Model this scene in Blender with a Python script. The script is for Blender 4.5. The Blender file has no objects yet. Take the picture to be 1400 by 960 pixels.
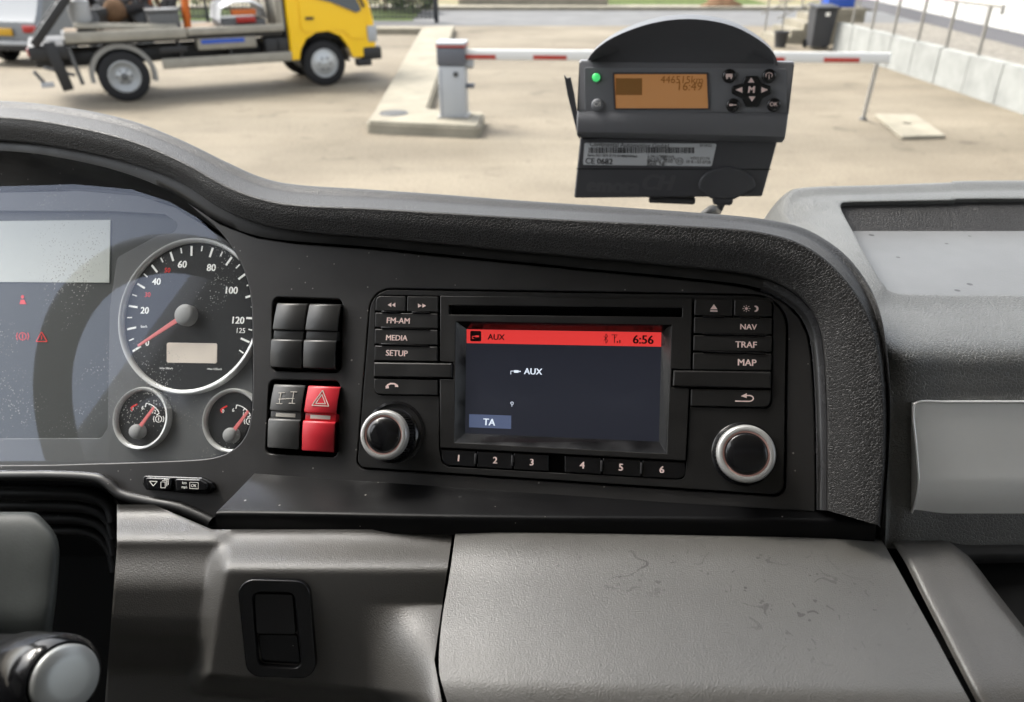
import bpy, bmesh, math, random
from mathutils import Vector, Matrix
random.seed(7)
R = math.radians
scene = bpy.context.scene
COL = scene.collection

# ------------------------------------------------------------------ camera, sky, sun, exposure
EYE = Vector((0.0, 0.0, 2.3))
PITCH = R(28.0)
FPX = 1050.0                       # focal length in pixels of a 1400 x 960 picture
CR = Vector((1, 0, 0))
CU = Vector((0, math.sin(PITCH), math.cos(PITCH)))
CF = Vector((0, math.cos(PITCH), -math.sin(PITCH)))
cam_data = bpy.data.cameras.new('camera')
cam = bpy.data.objects.new('camera', cam_data)
COL.objects.link(cam)
cam.location = EYE
cam.rotation_euler = (R(90) - PITCH, 0, 0)
cam_data.sensor_width = 36.0
cam_data.sensor_fit = 'HORIZONTAL'
cam_data.lens = FPX / 1400.0 * 36.0
cam_data.clip_start = 0.01
cam_data.clip_end = 400.0
cam_data.dof.use_dof = True
cam_data.dof.focus_distance = 0.405
cam_data.dof.aperture_fstop = 12.0
scene.camera = cam

world = bpy.data.worlds.new('World')
scene.world = world
world.use_nodes = True
wn = world.node_tree.nodes
wn.clear()
sky = wn.new('ShaderNodeTexSky')
sky.sky_type = 'NISHITA'
sky.sun_disc = False
SUN_EL, SUN_AZ = R(52), R(-60)     # sun high, ahead to the left
sky.sun_elevation = SUN_EL
sky.sun_rotation = SUN_AZ
sky.air_density = 1.0
sky.dust_density = 4.0
sky.ozone_density = 0.6
bg = wn.new('ShaderNodeBackground')
bg.inputs['Strength'].default_value = 0.15
hs = wn.new('ShaderNodeHueSaturation')
hs.inputs['Saturation'].default_value = 0.32   # overcast: greyer than a clear sky
wo = wn.new('ShaderNodeOutputWorld')
world.node_tree.links.new(sky.outputs[0], hs.inputs['Color'])
world.node_tree.links.new(hs.outputs[0], bg.inputs[0])
world.node_tree.links.new(bg.outputs[0], wo.inputs[0])

sun_data = bpy.data.lights.new('sun', 'SUN')
sun_data.energy = 1.4
sun_data.angle = R(25)
sun_data.color = (1.0, 0.95, 0.88)
sun = bpy.data.objects.new('sun', sun_data)
COL.objects.link(sun)
sd = Vector((math.sin(SUN_AZ) * math.cos(SUN_EL), math.cos(SUN_AZ) * math.cos(SUN_EL), math.sin(SUN_EL)))
sun.rotation_euler = sd.to_track_quat('Z', 'Y').to_euler()
sun.location = (0, 0, 30)

scene.view_settings.view_transform = 'Standard'
scene.view_settings.look = 'None'
scene.view_settings.gamma = 1.0
scene.view_settings.use_curve_mapping = False
scene.view_settings.exposure = 1.9
scene.cycles.use_denoising = True
scene.cycles.max_bounces = 8
scene.cycles.transparent_max_bounces = 12
scene.cycles.caustics_reflective = False
scene.cycles.caustics_refractive = False
scene.cycles.sample_clamp_indirect = 6.0

# ------------------------------------------------------------------ measuring helpers
def ray(x, y):
    return CR * ((x - 700.0) / FPX) + CU * ((480.0 - y) / FPX) + CF
def at(x, y, d):                   # point seen at a picture position, d metres deep
    return EYE + ray(x, y) * d
def gp(x, y, z=0.0):               # point on the level z
    r = ray(x, y)
    return EYE + r * ((z - EYE.z) / r.z)

# the facia of the dashboard: one tilted plane, measured from the radio's four corners (0.225 m wide)
PO = EYE + Vector((0.0270, 0.35025, -0.2070))
PU = Vector((0.97892, -0.19292, 0.06704)).normalized()
PN = Vector((-0.19625, -0.79764, 0.57031)).normalized()
PV = PN.cross(PU).normalized()
PN = PU.cross(PV).normalized()
MP = Matrix(((PU.x, PV.x, PN.x, PO.x), (PU.y, PV.y, PN.y, PO.y), (PU.z, PV.z, PN.z, PO.z), (0, 0, 0, 1)))
def onplane(x, y, o, n):
    r = ray(x, y)
    return EYE + r * ((o - EYE).dot(n) / r.dot(n))
def pp(x, y, off=0.0):             # world point on the facia plane raised by off
    return onplane(x, y, PO + PN * off, PN)
def Q(x, y, off=0.0):              # the same in facia coordinates
    v = pp(x, y, off) - PO
    return (v.dot(PU), v.dot(PV))
def depth(p):
    return (p - EYE).dot(CF)
def pd(x, y, off=0.0):
    return depth(pp(x, y, off))

# ------------------------------------------------------------------ object helpers
MAT = {}
WM = {}
def tag(o, label=None, cat=None, group=None, kind=None):
    if label: o['label'] = label
    if cat: o['category'] = cat
    if group: o['group'] = group
    if kind: o['kind'] = kind
    return o
def empty(name, m):
    o = bpy.data.objects.new(name, None)
    COL.objects.link(o)
    if isinstance(m, Vector): m = Matrix.Translation(m)
    o.matrix_world = m
    o.empty_display_size = 0.05
    WM[o.name] = m.copy()
    return o
def thing(name, label, cat, m, group=None):
    return tag(empty(name, m), label, cat, group)
def link(name, me, mats, parent=None, world=True, smooth=False):
    """world: the mesh is in world coordinates; it is moved into the parent's frame"""
    o = bpy.data.objects.new(name, me)
    COL.objects.link(o)
    if not isinstance(mats, (list, tuple)): mats = [mats]
    if not me.materials:
        for k in mats: me.materials.append(MAT[k])
    if smooth:
        for p in me.polygons: p.use_smooth = True
    if parent is not None:
        o.parent = parent
        if world: me.transform(WM[parent.name].inverted())
        WM[o.name] = WM[parent.name]
    else:
        WM[o.name] = Matrix.Identity(4)
        if world and len(me.vertices):
            # put the origin at the thing's base
            xs = [v.co for v in me.vertices]
            c = Vector((sum(v.x for v in xs) / len(xs), sum(v.y for v in xs) / len(xs), min(v.z for v in xs)))
            me.transform(Matrix.Translation(-c))
            o.location = c
            WM[o.name] = Matrix.Translation(c)
    return o
def mesh_from(verts, faces, name='m'):
    me = bpy.data.meshes.new(name)
    me.from_pydata([tuple(v) for v in verts], [], faces)
    me.update()
    return me
def bm_mesh(bm, name='m', normals=True):
    if normals: bmesh.ops.recalc_face_normals(bm, faces=bm.faces[:])
    me = bpy.data.meshes.new(name)
    bm.to_mesh(me)
    bm.free()
    return me
def autosmooth(me, ang=40):
    for p in me.polygons: p.use_smooth = True
    try: me.set_sharp_from_angle(angle=R(ang))
    except Exception: pass
    return me
def add_box(bm, c, s, rot=None, bev=0.0, seg=2):
    r = bmesh.ops.create_cube(bm, size=1.0)
    vs = r['verts']
    for v in vs: v.co = Vector((v.co.x * s[0], v.co.y * s[1], v.co.z * s[2]))
    if bev > 0:
        es = list({e for v in vs for e in v.link_edges})
        rb = bmesh.ops.bevel(bm, geom=es, offset=bev, segments=seg, profile=0.5, affect='EDGES')
        vs = list({v for f in rb['faces'] for v in f.verts} | {v for v in vs if v.is_valid})
    M = Matrix.Translation(Vector(c)) @ (rot.to_4x4() if rot else Matrix.Identity(4))
    for v in vs: v.co = M @ v.co
    return vs
def box(name, c, s, mat, parent=None, M=None, bev=0.004, rot=None, seg=2):
    bm = bmesh.new()
    add_box(bm, c, s, rot, bev, seg)
    me = autosmooth(bm_mesh(bm))
    if M is not None: me.transform(M)
    return link(name, me, mat, parent)
def catmull(pts, n, closed=False):
    """n+1 points (n if closed) evenly in parameter through pts"""
    k = len(pts)
    out = []
    segs = k if closed else k - 1
    m = n if closed else n + 1
    for i in range(m):
        t = i / n * segs
        j = min(int(t), segs - 1)
        u = t - j
        if closed:
            p0, p1, p2, p3 = pts[(j - 1) % k], pts[j % k], pts[(j + 1) % k], pts[(j + 2) % k]
        else:
            p1, p2 = pts[j], pts[j + 1]
            p0 = pts[j - 1] if j > 0 else [2 * a - b for a, b in zip(p1, p2)]
            p3 = pts[j + 2] if j + 2 < k else [2 * b - a for a, b in zip(p1, p2)]
        out.append([0.5 * (2 * b + (c - a) * u + (2 * a - 5 * b + 4 * c - d) * u * u + (3 * b - a - 3 * c + d) * u ** 3) for a, b, c, d in zip(p0, p1, p2, p3)])
    return out
def arclen(pts, n):
    """resample a polyline (dense) to n+1 points at even arc length, ignoring z"""
    L = [0.0]
    for a, b in zip(pts, pts[1:]):
        L.append(L[-1] + math.hypot(b[0] - a[0], b[1] - a[1]))
    out = []
    j = 0
    for i in range(n + 1):
        s = L[-1] * i / n
        while j < len(L) - 2 and L[j + 1] < s: j += 1
        d = L[j + 1] - L[j]
        u = 0 if d == 0 else (s - L[j]) / d
        out.append([a + (b - a) * u for a, b in zip(pts[j], pts[j + 1])])
    return out
def grid_mesh(rows, closed_u=False):
    nv = len(rows)
    nu = len(rows[0])
    verts = [p for r in rows for p in r]
    faces = []
    for j in range(nv - 1):
        for i in range(nu if closed_u else nu - 1):
            i2 = (i + 1) % nu
            faces.append((j * nu + i, j * nu + i2, (j + 1) * nu + i2, (j + 1) * nu + i))
    return mesh_from(verts, faces)
def surf(name, ctrl, nu, nv, mat, parent, skirt=0.03, flip=False):
    """smooth sheet through rows of control points (Vectors), edges turned back by a skirt"""
    rows = [catmull([list(p) for p in r], nu) for r in ctrl]
    cols = [catmull([rows[j][i] for j in range(len(rows))], nv) for i in range(nu + 1)]
    G = [[Vector(cols[i][j]) for i in range(nu + 1)] for j in range(nv + 1)]
    if skirt:
        def back(p, k): return EYE + (p - EYE) * (1 + k)
        G = [[back(r[0], skirt)] + r + [back(r[-1], skirt)] for r in G]
        G = [[back(p, skirt) for p in G[0]]] + G + [[back(p, skirt) for p in G[-1]]]
    me = grid_mesh(G)
    autosmooth(me, 50)
    return link(name, me, mat, parent)
def tube_mesh(path, rad, seg=10, caps=True):
    pts = [Vector(p) for p in path]
    n = len(pts)
    rads = rad if isinstance(rad, (list, tuple)) else [rad] * n
    rows = []
    t0 = (pts[1] - pts[0]).normalized()
    up = Vector((0, 0, 1)) if abs(t0.z) < 0.9 else Vector((0, 1, 0))
    x = up.cross(t0).normalized()
    for i, p in enumerate(pts):
        t = (pts[min(i + 1, n - 1)] - pts[max(i - 1, 0)]).normalized()
        x = (x - t * x.dot(t)).normalized()
        y = t.cross(x)
        rows.append([p + (x * math.cos(a) + y * math.sin(a)) * rads[i] for a in [2 * math.pi * k / seg for k in range(seg)]])
    verts = [v for r in rows for v in r]
    faces = []
    for j in range(n - 1):
        for i in range(seg):
            faces.append((j * seg + i, j * seg + (i + 1) % seg, (j + 1) * seg + (i + 1) % seg, (j + 1) * seg + i))
    if caps:
        faces.append(tuple(range(seg))[::-1])
        faces.append(tuple((n - 1) * seg + i for i in range(seg)))
    return autosmooth(mesh_from(verts, faces), 60)
def tube(name, path, rad, mat, parent=None, seg=10, M=None):
    me = tube_mesh(path, rad, seg)
    if M is not None: me.transform(M)
    return link(name, me, mat, parent)
def lathe_mesh(prof, M=None, seg=32, ang=40):
    """prof: (radius, height) pairs about local z"""
    verts, faces = [], []
    for (r, h) in prof:
        for k in range(seg):
            a = 2 * math.pi * k / seg
            verts.append((r * math.cos(a), r * math.sin(a), h))
    for j in range(len(prof) - 1):
        for k in range(seg):
            faces.append((j * seg + k, j * seg + (k + 1) % seg, (j + 1) * seg + (k + 1) % seg, (j + 1) * seg + k))
    me = mesh_from(verts, faces)
    bm = bmesh.new(); bm.from_mesh(me)
    bmesh.ops.remove_doubles(bm, verts=bm.verts[:], dist=1e-7)
    bmesh.ops.recalc_face_normals(bm, faces=bm.faces[:])
    bm.to_mesh(me); bm.free()
    autosmooth(me, ang)
    if M is not None: me.transform(M)
    return me
def lathe(name, prof, mat, parent=None, M=None, seg=32, ang=40):
    return link(name, lathe_mesh(prof, M, seg, ang), mat, parent)
def curve_to_mesh(cu):
    ob = bpy.data.objects.new('tmp', cu)
    me = bpy.data.meshes.new_from_object(ob)
    bpy.data.objects.remove(ob)
    bpy.data.curves.remove(cu)
    me.materials.clear()
    return me
UP = 300.0                         # curves are filled enlarged: the fill loses small shapes
def plate_mesh(outline, holes=(), z0=0.0, z1=0.002, bev=0.0003, res=2):
    cu = bpy.data.curves.new('plate', 'CURVE')
    cu.dimensions = '2D'
    cu.fill_mode = 'BOTH'
    for pts in [outline] + list(holes):
        sp = cu.splines.new('POLY')
        sp.points.add(len(pts) - 1)
        for i, p in enumerate(pts): sp.points[i].co = (p[0] * UP, p[1] * UP, 0, 1)
        sp.use_cyclic_u = True
    cu.extrude = max((z1 - z0) / 2 - bev, 1e-5) * UP
    cu.bevel_depth = bev * UP
    cu.bevel_resolution = res
    cu.offset = -bev * UP
    me = curve_to_mesh(cu)
    me.transform(Matrix.Scale(1 / UP, 4))
    me.transform(Matrix.Translation((0, 0, (z0 + z1) / 2)))
    return autosmooth(me, 35)
def plate(name, outline, mat, parent=None, M=None, holes=(), z0=0.0, z1=0.002, bev=0.0003, res=2):
    me = plate_mesh(outline, holes, z0, z1, bev, res)
    if M is not None: me.transform(M)
    return link(name, me, mat, parent)
def rpoly(pts, r, seg=6):
    """round the corners of a polygon; r one radius or a list"""
    n = len(pts)
    out = []
    rs = r if isinstance(r, (list, tuple)) else [r] * n
    for i in range(n):
        p, a, b = Vector(pts[i][:2]), Vector(pts[i - 1][:2]), Vector(pts[(i + 1) % n][:2])
        da, db = (a - p), (b - p)
        la, lb = da.length, db.length
        rr = rs[i]
        if rr <= 0 or la < 1e-9 or lb < 1e-9:
            out.append((p.x, p.y)); continue
        da /= la; db /= lb
        ang = math.acos(max(-1, min(1, da.dot(db))))
        if ang > 3.1 or ang < 0.05:
            out.append((p.x, p.y)); continue
        t = min(rr / math.tan(ang / 2), la * 0.49, lb * 0.49)
        rr = t * math.tan(ang / 2)
        bis = (da + db).normalized()
        c = p + bis * (rr / math.sin(ang / 2))
        s, e = p + da * t - c, p + db * t - c
        a0, a1 = math.atan2(s.y, s.x), math.atan2(e.y, e.x)
        d = (a1 - a0 + math.pi) % (2 * math.pi) - math.pi
        for k in range(seg + 1):
            th = a0 + d * k / seg
            out.append((c.x + rr * math.cos(th), c.y + rr * math.sin(th)))
    return out
def rrect(cx, cy, w, h, r, seg=5):
    return rpoly([(cx - w / 2, cy - h / 2), (cx + w / 2, cy - h / 2), (cx + w / 2, cy + h / 2), (cx - w / 2, cy + h / 2)], r, seg)
def ring2(cx, cy, r, n=40):
    return [(cx + r * math.cos(2 * math.pi * k / n), cy + r * math.sin(2 * math.pi * k / n)) for k in range(n)]
def text_mesh(body, width=None, height=None, extr=0.0001, bold=0.012, shear=0.0, spacing=1.0):
    cu = bpy.data.curves.new('t', 'FONT')
    cu.body = body
    cu.size = 1.0
    cu.offset = 0.0
    cu.extrude = 0.0
    cu.shear = shear
    cu.space_character = spacing
    cu.resolution_u = 3
    me = curve_to_mesh(cu)
    xs = [v.co.x for v in me.vertices]; ys = [v.co.y for v in me.vertices]
    w, h = max(xs) - min(xs), max(ys) - min(ys)
    cx, cy = (max(xs) + min(xs)) / 2, (max(ys) + min(ys)) / 2
    sx = sy = None
    if width: sx = width / w
    if height: sy = height / h
    sx = sx or sy; sy = sy or sx
    me.transform(Matrix.Diagonal((sx, sy, 1, 1)) @ Matrix.Translation((-cx, -cy, 0)))
    bm = bmesh.new(); bm.from_mesh(me)
    r = bmesh.ops.extrude_face_region(bm, geom=bm.faces[:])
    for v in [g for g in r['geom'] if isinstance(g, bmesh.types.BMVert)]: v.co.z += extr
    bmesh.ops.recalc_face_normals(bm, faces=bm.faces[:])
    if bold > 0:                   # heavier strokes: shifted copies, each a hair higher
        b = bold * 2.2 * sy
        g0 = bm.verts[:] + bm.edges[:] + bm.faces[:]
        for k, (ox, oy) in enumerate(((b, 0), (-b, 0), (0, b * .6))):
            d = bmesh.ops.duplicate(bm, geom=g0)
            for v in [g for g in d['geom'] if isinstance(g, bmesh.types.BMVert)]: v.co += Vector((ox, oy, extr * .12 * (k + 1)))
    bm.to_mesh(me); bm.free()
    return me
def text(name, body, x, y, z, mat, parent, M, width=None, height=None, rot=0.0, **kw):
    me = text_mesh(body, width, height, **kw)
    me.transform(M @ Matrix.Translation((x, y, z)) @ Matrix.Rotation(rot, 4, 'Z'))
    return link(name, me, mat, parent)
def join_plates(name, polys, mat, parent, M, z0, z1, bev=0.0):
    """a printed symbol: several small flat shapes in one mesh"""
    bm = bmesh.new()
    for p in polys:
        me = plate_mesh(p, (), z0, z1, bev)
        bm.from_mesh(me)
        bpy.data.meshes.remove(me)
    me = bpy.data.meshes.new('m')
    bm.to_mesh(me); bm.free()
    me.transform(M)
    return link(name, me, mat, parent)
def closed(pts, w):
    """outline of a closed figure as separate strokes"""
    return [stroke([pts[i], pts[(i + 1) % len(pts)]], w) for i in range(len(pts))]
def stroke(pts, w):
    """outline polygon of a thin open stroke"""
    P = [Vector(p[:2]) for p in pts]
    L, Rr = [], []
    for i, p in enumerate(P):
        t = (P[min(i + 1, len(P) - 1)] - P[max(i - 1, 0)]).normalized()
        nn = Vector((-t.y, t.x)) * w / 2
        L.append((p + nn)[:]); Rr.append((p - nn)[:])
    return L + Rr[::-1]

# ------------------------------------------------------------------ materials
def mat(name, col, rough=0.5, spec=0.5, metal=0.0, var=0.0, vscale=8.0, bump=None, emit=None, estr=0.0, coat=0.0, col2=None, rvar=0.0, specks=None):
    m = bpy.data.materials.new(name)
    m.use_nodes = True
    nt = m.node_tree
    n, l = nt.nodes, nt.links
    b = n['Principled BSDF']
    b.inputs['Base Color'].default_value = (*col, 1)
    b.inputs['Roughness'].default_value = rough
    b.inputs['Specular IOR Level'].default_value = spec
    b.inputs['Metallic'].default_value = metal
    b.inputs['Coat Weight'].default_value = coat
    if emit:
        b.inputs['Emission Color'].default_value = (*emit, 1)
        b.inputs['Emission Strength'].default_value = estr
    tc = n.new('ShaderNodeTexCoord')
    last = None
    if var > 0 or col2:
        nz = n.new('ShaderNodeTexNoise')
        nz.inputs['Scale'].default_value = vscale
        nz.inputs['Detail'].default_value = 6
        nz.inputs['Roughness'].default_value = 0.62
        l.new(tc.outputs['Object'], nz.inputs['Vector'])
        cr = n.new('ShaderNodeValToRGB')
        c2 = col2 or tuple(min(1, c * (1 + var)) for c in col)
        c1 = col if col2 else tuple(c * (1 - var) for c in col)
        cr.color_ramp.elements[0].position = 0.35
        cr.color_ramp.elements[1].position = 0.68
        cr.color_ramp.elements[0].color = (*c1, 1)
        cr.color_ramp.elements[1].color = (*c2, 1)
        l.new(nz.outputs['Fac'], cr.inputs['Fac'])
        last = cr.outputs['Color']
    if rvar > 0:
        nr = n.new('ShaderNodeTexNoise')
        nr.inputs['Scale'].default_value = vscale * 1.7
        nr.inputs['Detail'].default_value = 5
        l.new(tc.outputs['Object'], nr.inputs['Vector'])
        mr = n.new('ShaderNodeMapRange')
        mr.inputs['From Min'].default_value = 0.3; mr.inputs['From Max'].default_value = 0.7
        mr.inputs['To Min'].default_value = max(0.02, rough - rvar); mr.inputs['To Max'].default_value = min(1, rough + rvar)
        l.new(nr.outputs['Fac'], mr.inputs['Value'])
        l.new(mr.outputs['Result'], b.inputs['Roughness'])
    if specks:                     # dust grains lying on the surface: (scale, amount, colour)
        sc, am, sc_col = specks
        vn = n.new('ShaderNodeTexVoronoi')
        vn.inputs['Scale'].default_value = sc
        l.new(tc.outputs['Object'], vn.inputs['Vector'])
        big = n.new('ShaderNodeTexNoise'); big.inputs['Scale'].default_value = sc / 40
        l.new(tc.outputs['Object'], big.inputs['Vector'])
        th = n.new('ShaderNodeMath'); th.operation = 'MULTIPLY'; th.inputs[1].default_value = am
        l.new(big.outputs['Fac'], th.inputs[0])
        lt = n.new('ShaderNodeMath'); lt.operation = 'LESS_THAN'
        l.new(vn.outputs['Distance'], lt.inputs[0]); l.new(th.outputs[0], lt.inputs[1])
        # keep only some of the cells
        sep = n.new('ShaderNodeSeparateColor'); l.new(vn.outputs['Color'], sep.inputs[0])
        gt = n.new('ShaderNodeMath'); gt.operation = 'GREATER_THAN'; gt.inputs[1].default_value = 0.86
        l.new(sep.outputs[0], gt.inputs[0])
        mu = n.new('ShaderNodeMath'); mu.operation = 'MULTIPLY'
        l.new(lt.outputs[0], mu.inputs[0]); l.new(gt.outputs[0], mu.inputs[1])
        mx = n.new('ShaderNodeMix'); mx.data_type = 'RGBA'
        l.new(mu.outputs[0], mx.inputs['Factor'])
        if last is not None: l.new(last, mx.inputs['A'])
        else: mx.inputs['A'].default_value = (*col, 1)
        mx.inputs['B'].default_value = (*sc_col, 1)
        last = mx.outputs['Result']
    if last is not None: l.new(last, b.inputs['Base Color'])
    if bump:
        kind, scale, strength, dist = bump
        bp = n.new('ShaderNodeBump')
        bp.inputs['Strength'].default_value = strength
        bp.inputs['Distance'].default_value = dist
        if kind == 'leather':
            wv = n.new('ShaderNodeTexNoise'); wv.inputs['Scale'].default_value = scale * 0.6
            l.new(tc.outputs['Object'], wv.inputs['Vector'])
            ad = n.new('ShaderNodeVectorMath'); ad.operation = 'MULTIPLY_ADD'
            ad.inputs[1].default_value = (1.2 / scale,) * 3
            l.new(wv.outputs['Color'], ad.inputs[0]); l.new(tc.outputs['Object'], ad.inputs[2])
            vo = n.new('ShaderNodeTexVoronoi'); vo.feature = 'DISTANCE_TO_EDGE'
            vo.inputs['Scale'].default_value = scale
            l.new(ad.outputs[0], vo.inputs['Vector'])
            mr = n.new('ShaderNodeMapRange'); mr.inputs['From Max'].default_value = 0.14
            mr.interpolation_type = 'SMOOTHSTEP'
            l.new(vo.outputs['Distance'], mr.inputs['Value'])
            l.new(mr.outputs['Result'], bp.inputs['Height'])
        else:
            nb = n.new('ShaderNodeTexNoise'); nb.inputs['Scale'].default_value = scale
            nb.inputs['Detail'].default_value = 3
            l.new(tc.outputs['Object'], nb.inputs['Vector'])
            l.new(nb.outputs['Fac'], bp.inputs['Height'])
        l.new(bp.outputs['Normal'], b.inputs['Normal'])
    MAT[name] = m
    return m

# cab
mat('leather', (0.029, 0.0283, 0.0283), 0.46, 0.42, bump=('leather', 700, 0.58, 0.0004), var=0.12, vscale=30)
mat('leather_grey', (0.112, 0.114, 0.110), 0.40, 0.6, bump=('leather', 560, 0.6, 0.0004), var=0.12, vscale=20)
mat('facia', (0.031, 0.0298, 0.0298), 0.42, 0.5, bump=('noise', 1500, 0.15, 0.0004), var=0.12, vscale=25, rvar=0.06, specks=(240, 0.22, (0.25, 0.24, 0.22)))
mat('black_plastic', (0.013, 0.0127, 0.0127), 0.42, 0.5, bump=('noise', 1800, 0.12, 0.0003), rvar=0.08, vscale=30, specks=(260, 0.20, (0.22, 0.21, 0.2)))
mat('deep_black', (0.006, 0.006, 0.006), 0.7, 0.2)
mat('button_black', (0.0135, 0.013, 0.013), 0.42, 0.5, bump=('noise', 1600, 0.1, 0.0003), rvar=0.07, vscale=60)
mat('gloss_black', (0.008, 0.008, 0.009), 0.18, 0.5, rvar=0.08, vscale=40, specks=(240, 0.09, (0.3, 0.29, 0.27)))
mat('ledge_black', (0.0045, 0.0045, 0.005), 0.36, 0.16, rvar=0.05, vscale=24, bump=('noise', 1400, 0.1, 0.0003), specks=(200, 0.2, (0.3, 0.28, 0.25)))
mat('satin_trim', (0.05, 0.05, 0.053), 0.25, 0.7, rvar=0.05, vscale=40)
mat('switch_dark', (0.036, 0.036, 0.036), 0.34, 0.5, bump=('noise', 1400, 0.12, 0.0003))
mat('switch_grey', (0.085, 0.085, 0.085), 0.4, 0.5, bump=('noise', 1400, 0.12, 0.0003))
mat('switch_red', (0.62, 0.02, 0.035), 0.38, 0.5, bump=('noise', 1400, 0.12, 0.0003))
mat('print_pink', (0.95, 0.74, 0.7), 0.5, 0.3)
mat('print_white', (0.95, 0.93, 0.88), 0.5, 0.3)
mat('print_beige', (0.7, 0.66, 0.6), 0.5, 0.3)
mat('print_dark', (0.05, 0.02, 0.02), 0.5, 0.2)
mat('silver_ring', (0.62, 0.62, 0.61), 0.33, 0.6, metal=0.45)
mat('chrome', (0.93, 0.93, 0.93), 0.22, 0.7, metal=0.3)
mat('glow_ring', (0.62, 0.42, 0.38), 0.4, 0.4, emit=(1.0, 0.5, 0.42), estr=0.02)
mat('silver_panel', (0.90, 0.905, 0.89), 0.36, 0.6, metal=0.15, var=0.04, vscale=12, rvar=0.05, specks=(220, 0.08, (0.7, 0.7, 0.7)))
mat('lower_grey', (0.088, 0.084, 0.078), 0.37, 0.75, bump=('noise', 1500, 0.6, 0.0004), var=0.10, vscale=14, rvar=0.05)
mat('cluster_grey', (0.125, 0.128, 0.134), 0.5, 0.4, bump=('noise', 1500, 0.1, 0.0003))
mat('dial_black', (0.013, 0.014, 0.017), 0.45, 0.3)
mat('display_dark', (0.05, 0.053, 0.052), 0.5, 0.3)
mat('lcd_grey', (0.6, 0.61, 0.58), 0.35, 0.4, emit=(0.9, 1.0, 0.92), estr=0.02)
mat('lcd_warm', (0.7, 0.62, 0.54), 0.4, 0.4, emit=(1.0, 0.88, 0.78), estr=0.07)
mat('dial_print', (0.9, 0.9, 0.88), 0.5, 0.3, emit=(1.0, 0.98, 0.95), estr=0.11)
mat('needle_red', (0.85, 0.24, 0.25), 0.4, 0.4, emit=(1, 0.15, 0.12), estr=0.033)
mat('hub_grey', (0.42, 0.42, 0.43), 0.45, 0.4)
mat('warn_red', (0.5, 0.02, 0.02), 0.4, 0.3, emit=(1.0, 0.05, 0.04), estr=0.13)
mat('dev_grey', (0.155, 0.158, 0.170), 0.42, 0.5, bump=('noise', 1200, 0.1, 0.0003), rvar=0.05, vscale=20)
mat('dev_face', (0.195, 0.20, 0.215), 0.45, 0.45)
mat('dev_dark', (0.070, 0.071, 0.078), 0.45, 0.45, bump=('noise', 1200, 0.1, 0.0003))
mat('dev_key', (0.008, 0.008, 0.009), 0.22, 0.5)
mat('dev_mark', (0.088, 0.089, 0.097), 0.45, 0.45)
mat('label_grey', (0.62, 0.64, 0.66), 0.5, 0.4)
mat('label_ink', (0.03, 0.03, 0.035), 0.5, 0.3)
mat('led_green', (0.05, 0.5, 0.12), 0.3, 0.5, emit=(0.1, 0.9, 0.25), estr=0.165)
mat('cable_grey', (0.12, 0.12, 0.12), 0.4, 0.4)
mat('cab_lining', (0.34, 0.33, 0.31), 0.8, 0.2)
mat('cab_dark', (0.05, 0.05, 0.05), 0.8, 0.2)
mat('rubber', (0.012, 0.012, 0.012), 0.6, 0.3)
mat('wheel_leather', (0.012, 0.012, 0.012), 0.5, 0.4)
mat('column_grey', (0.06, 0.066, 0.063), 0.55, 0.4, bump=('noise', 800, 0.2, 0.0004), var=0.18, vscale=22)
mat('stalk_silver', (0.36, 0.37, 0.36), 0.35, 0.5, metal=0.3)
mat('tray_grey', (0.14, 0.143, 0.145), 0.42, 0.5, var=0.08, vscale=18, bump=('noise', 1000, 0.3, 0.0004), specks=(90, 0.34, (0.03, 0.03, 0.03)))
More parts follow.
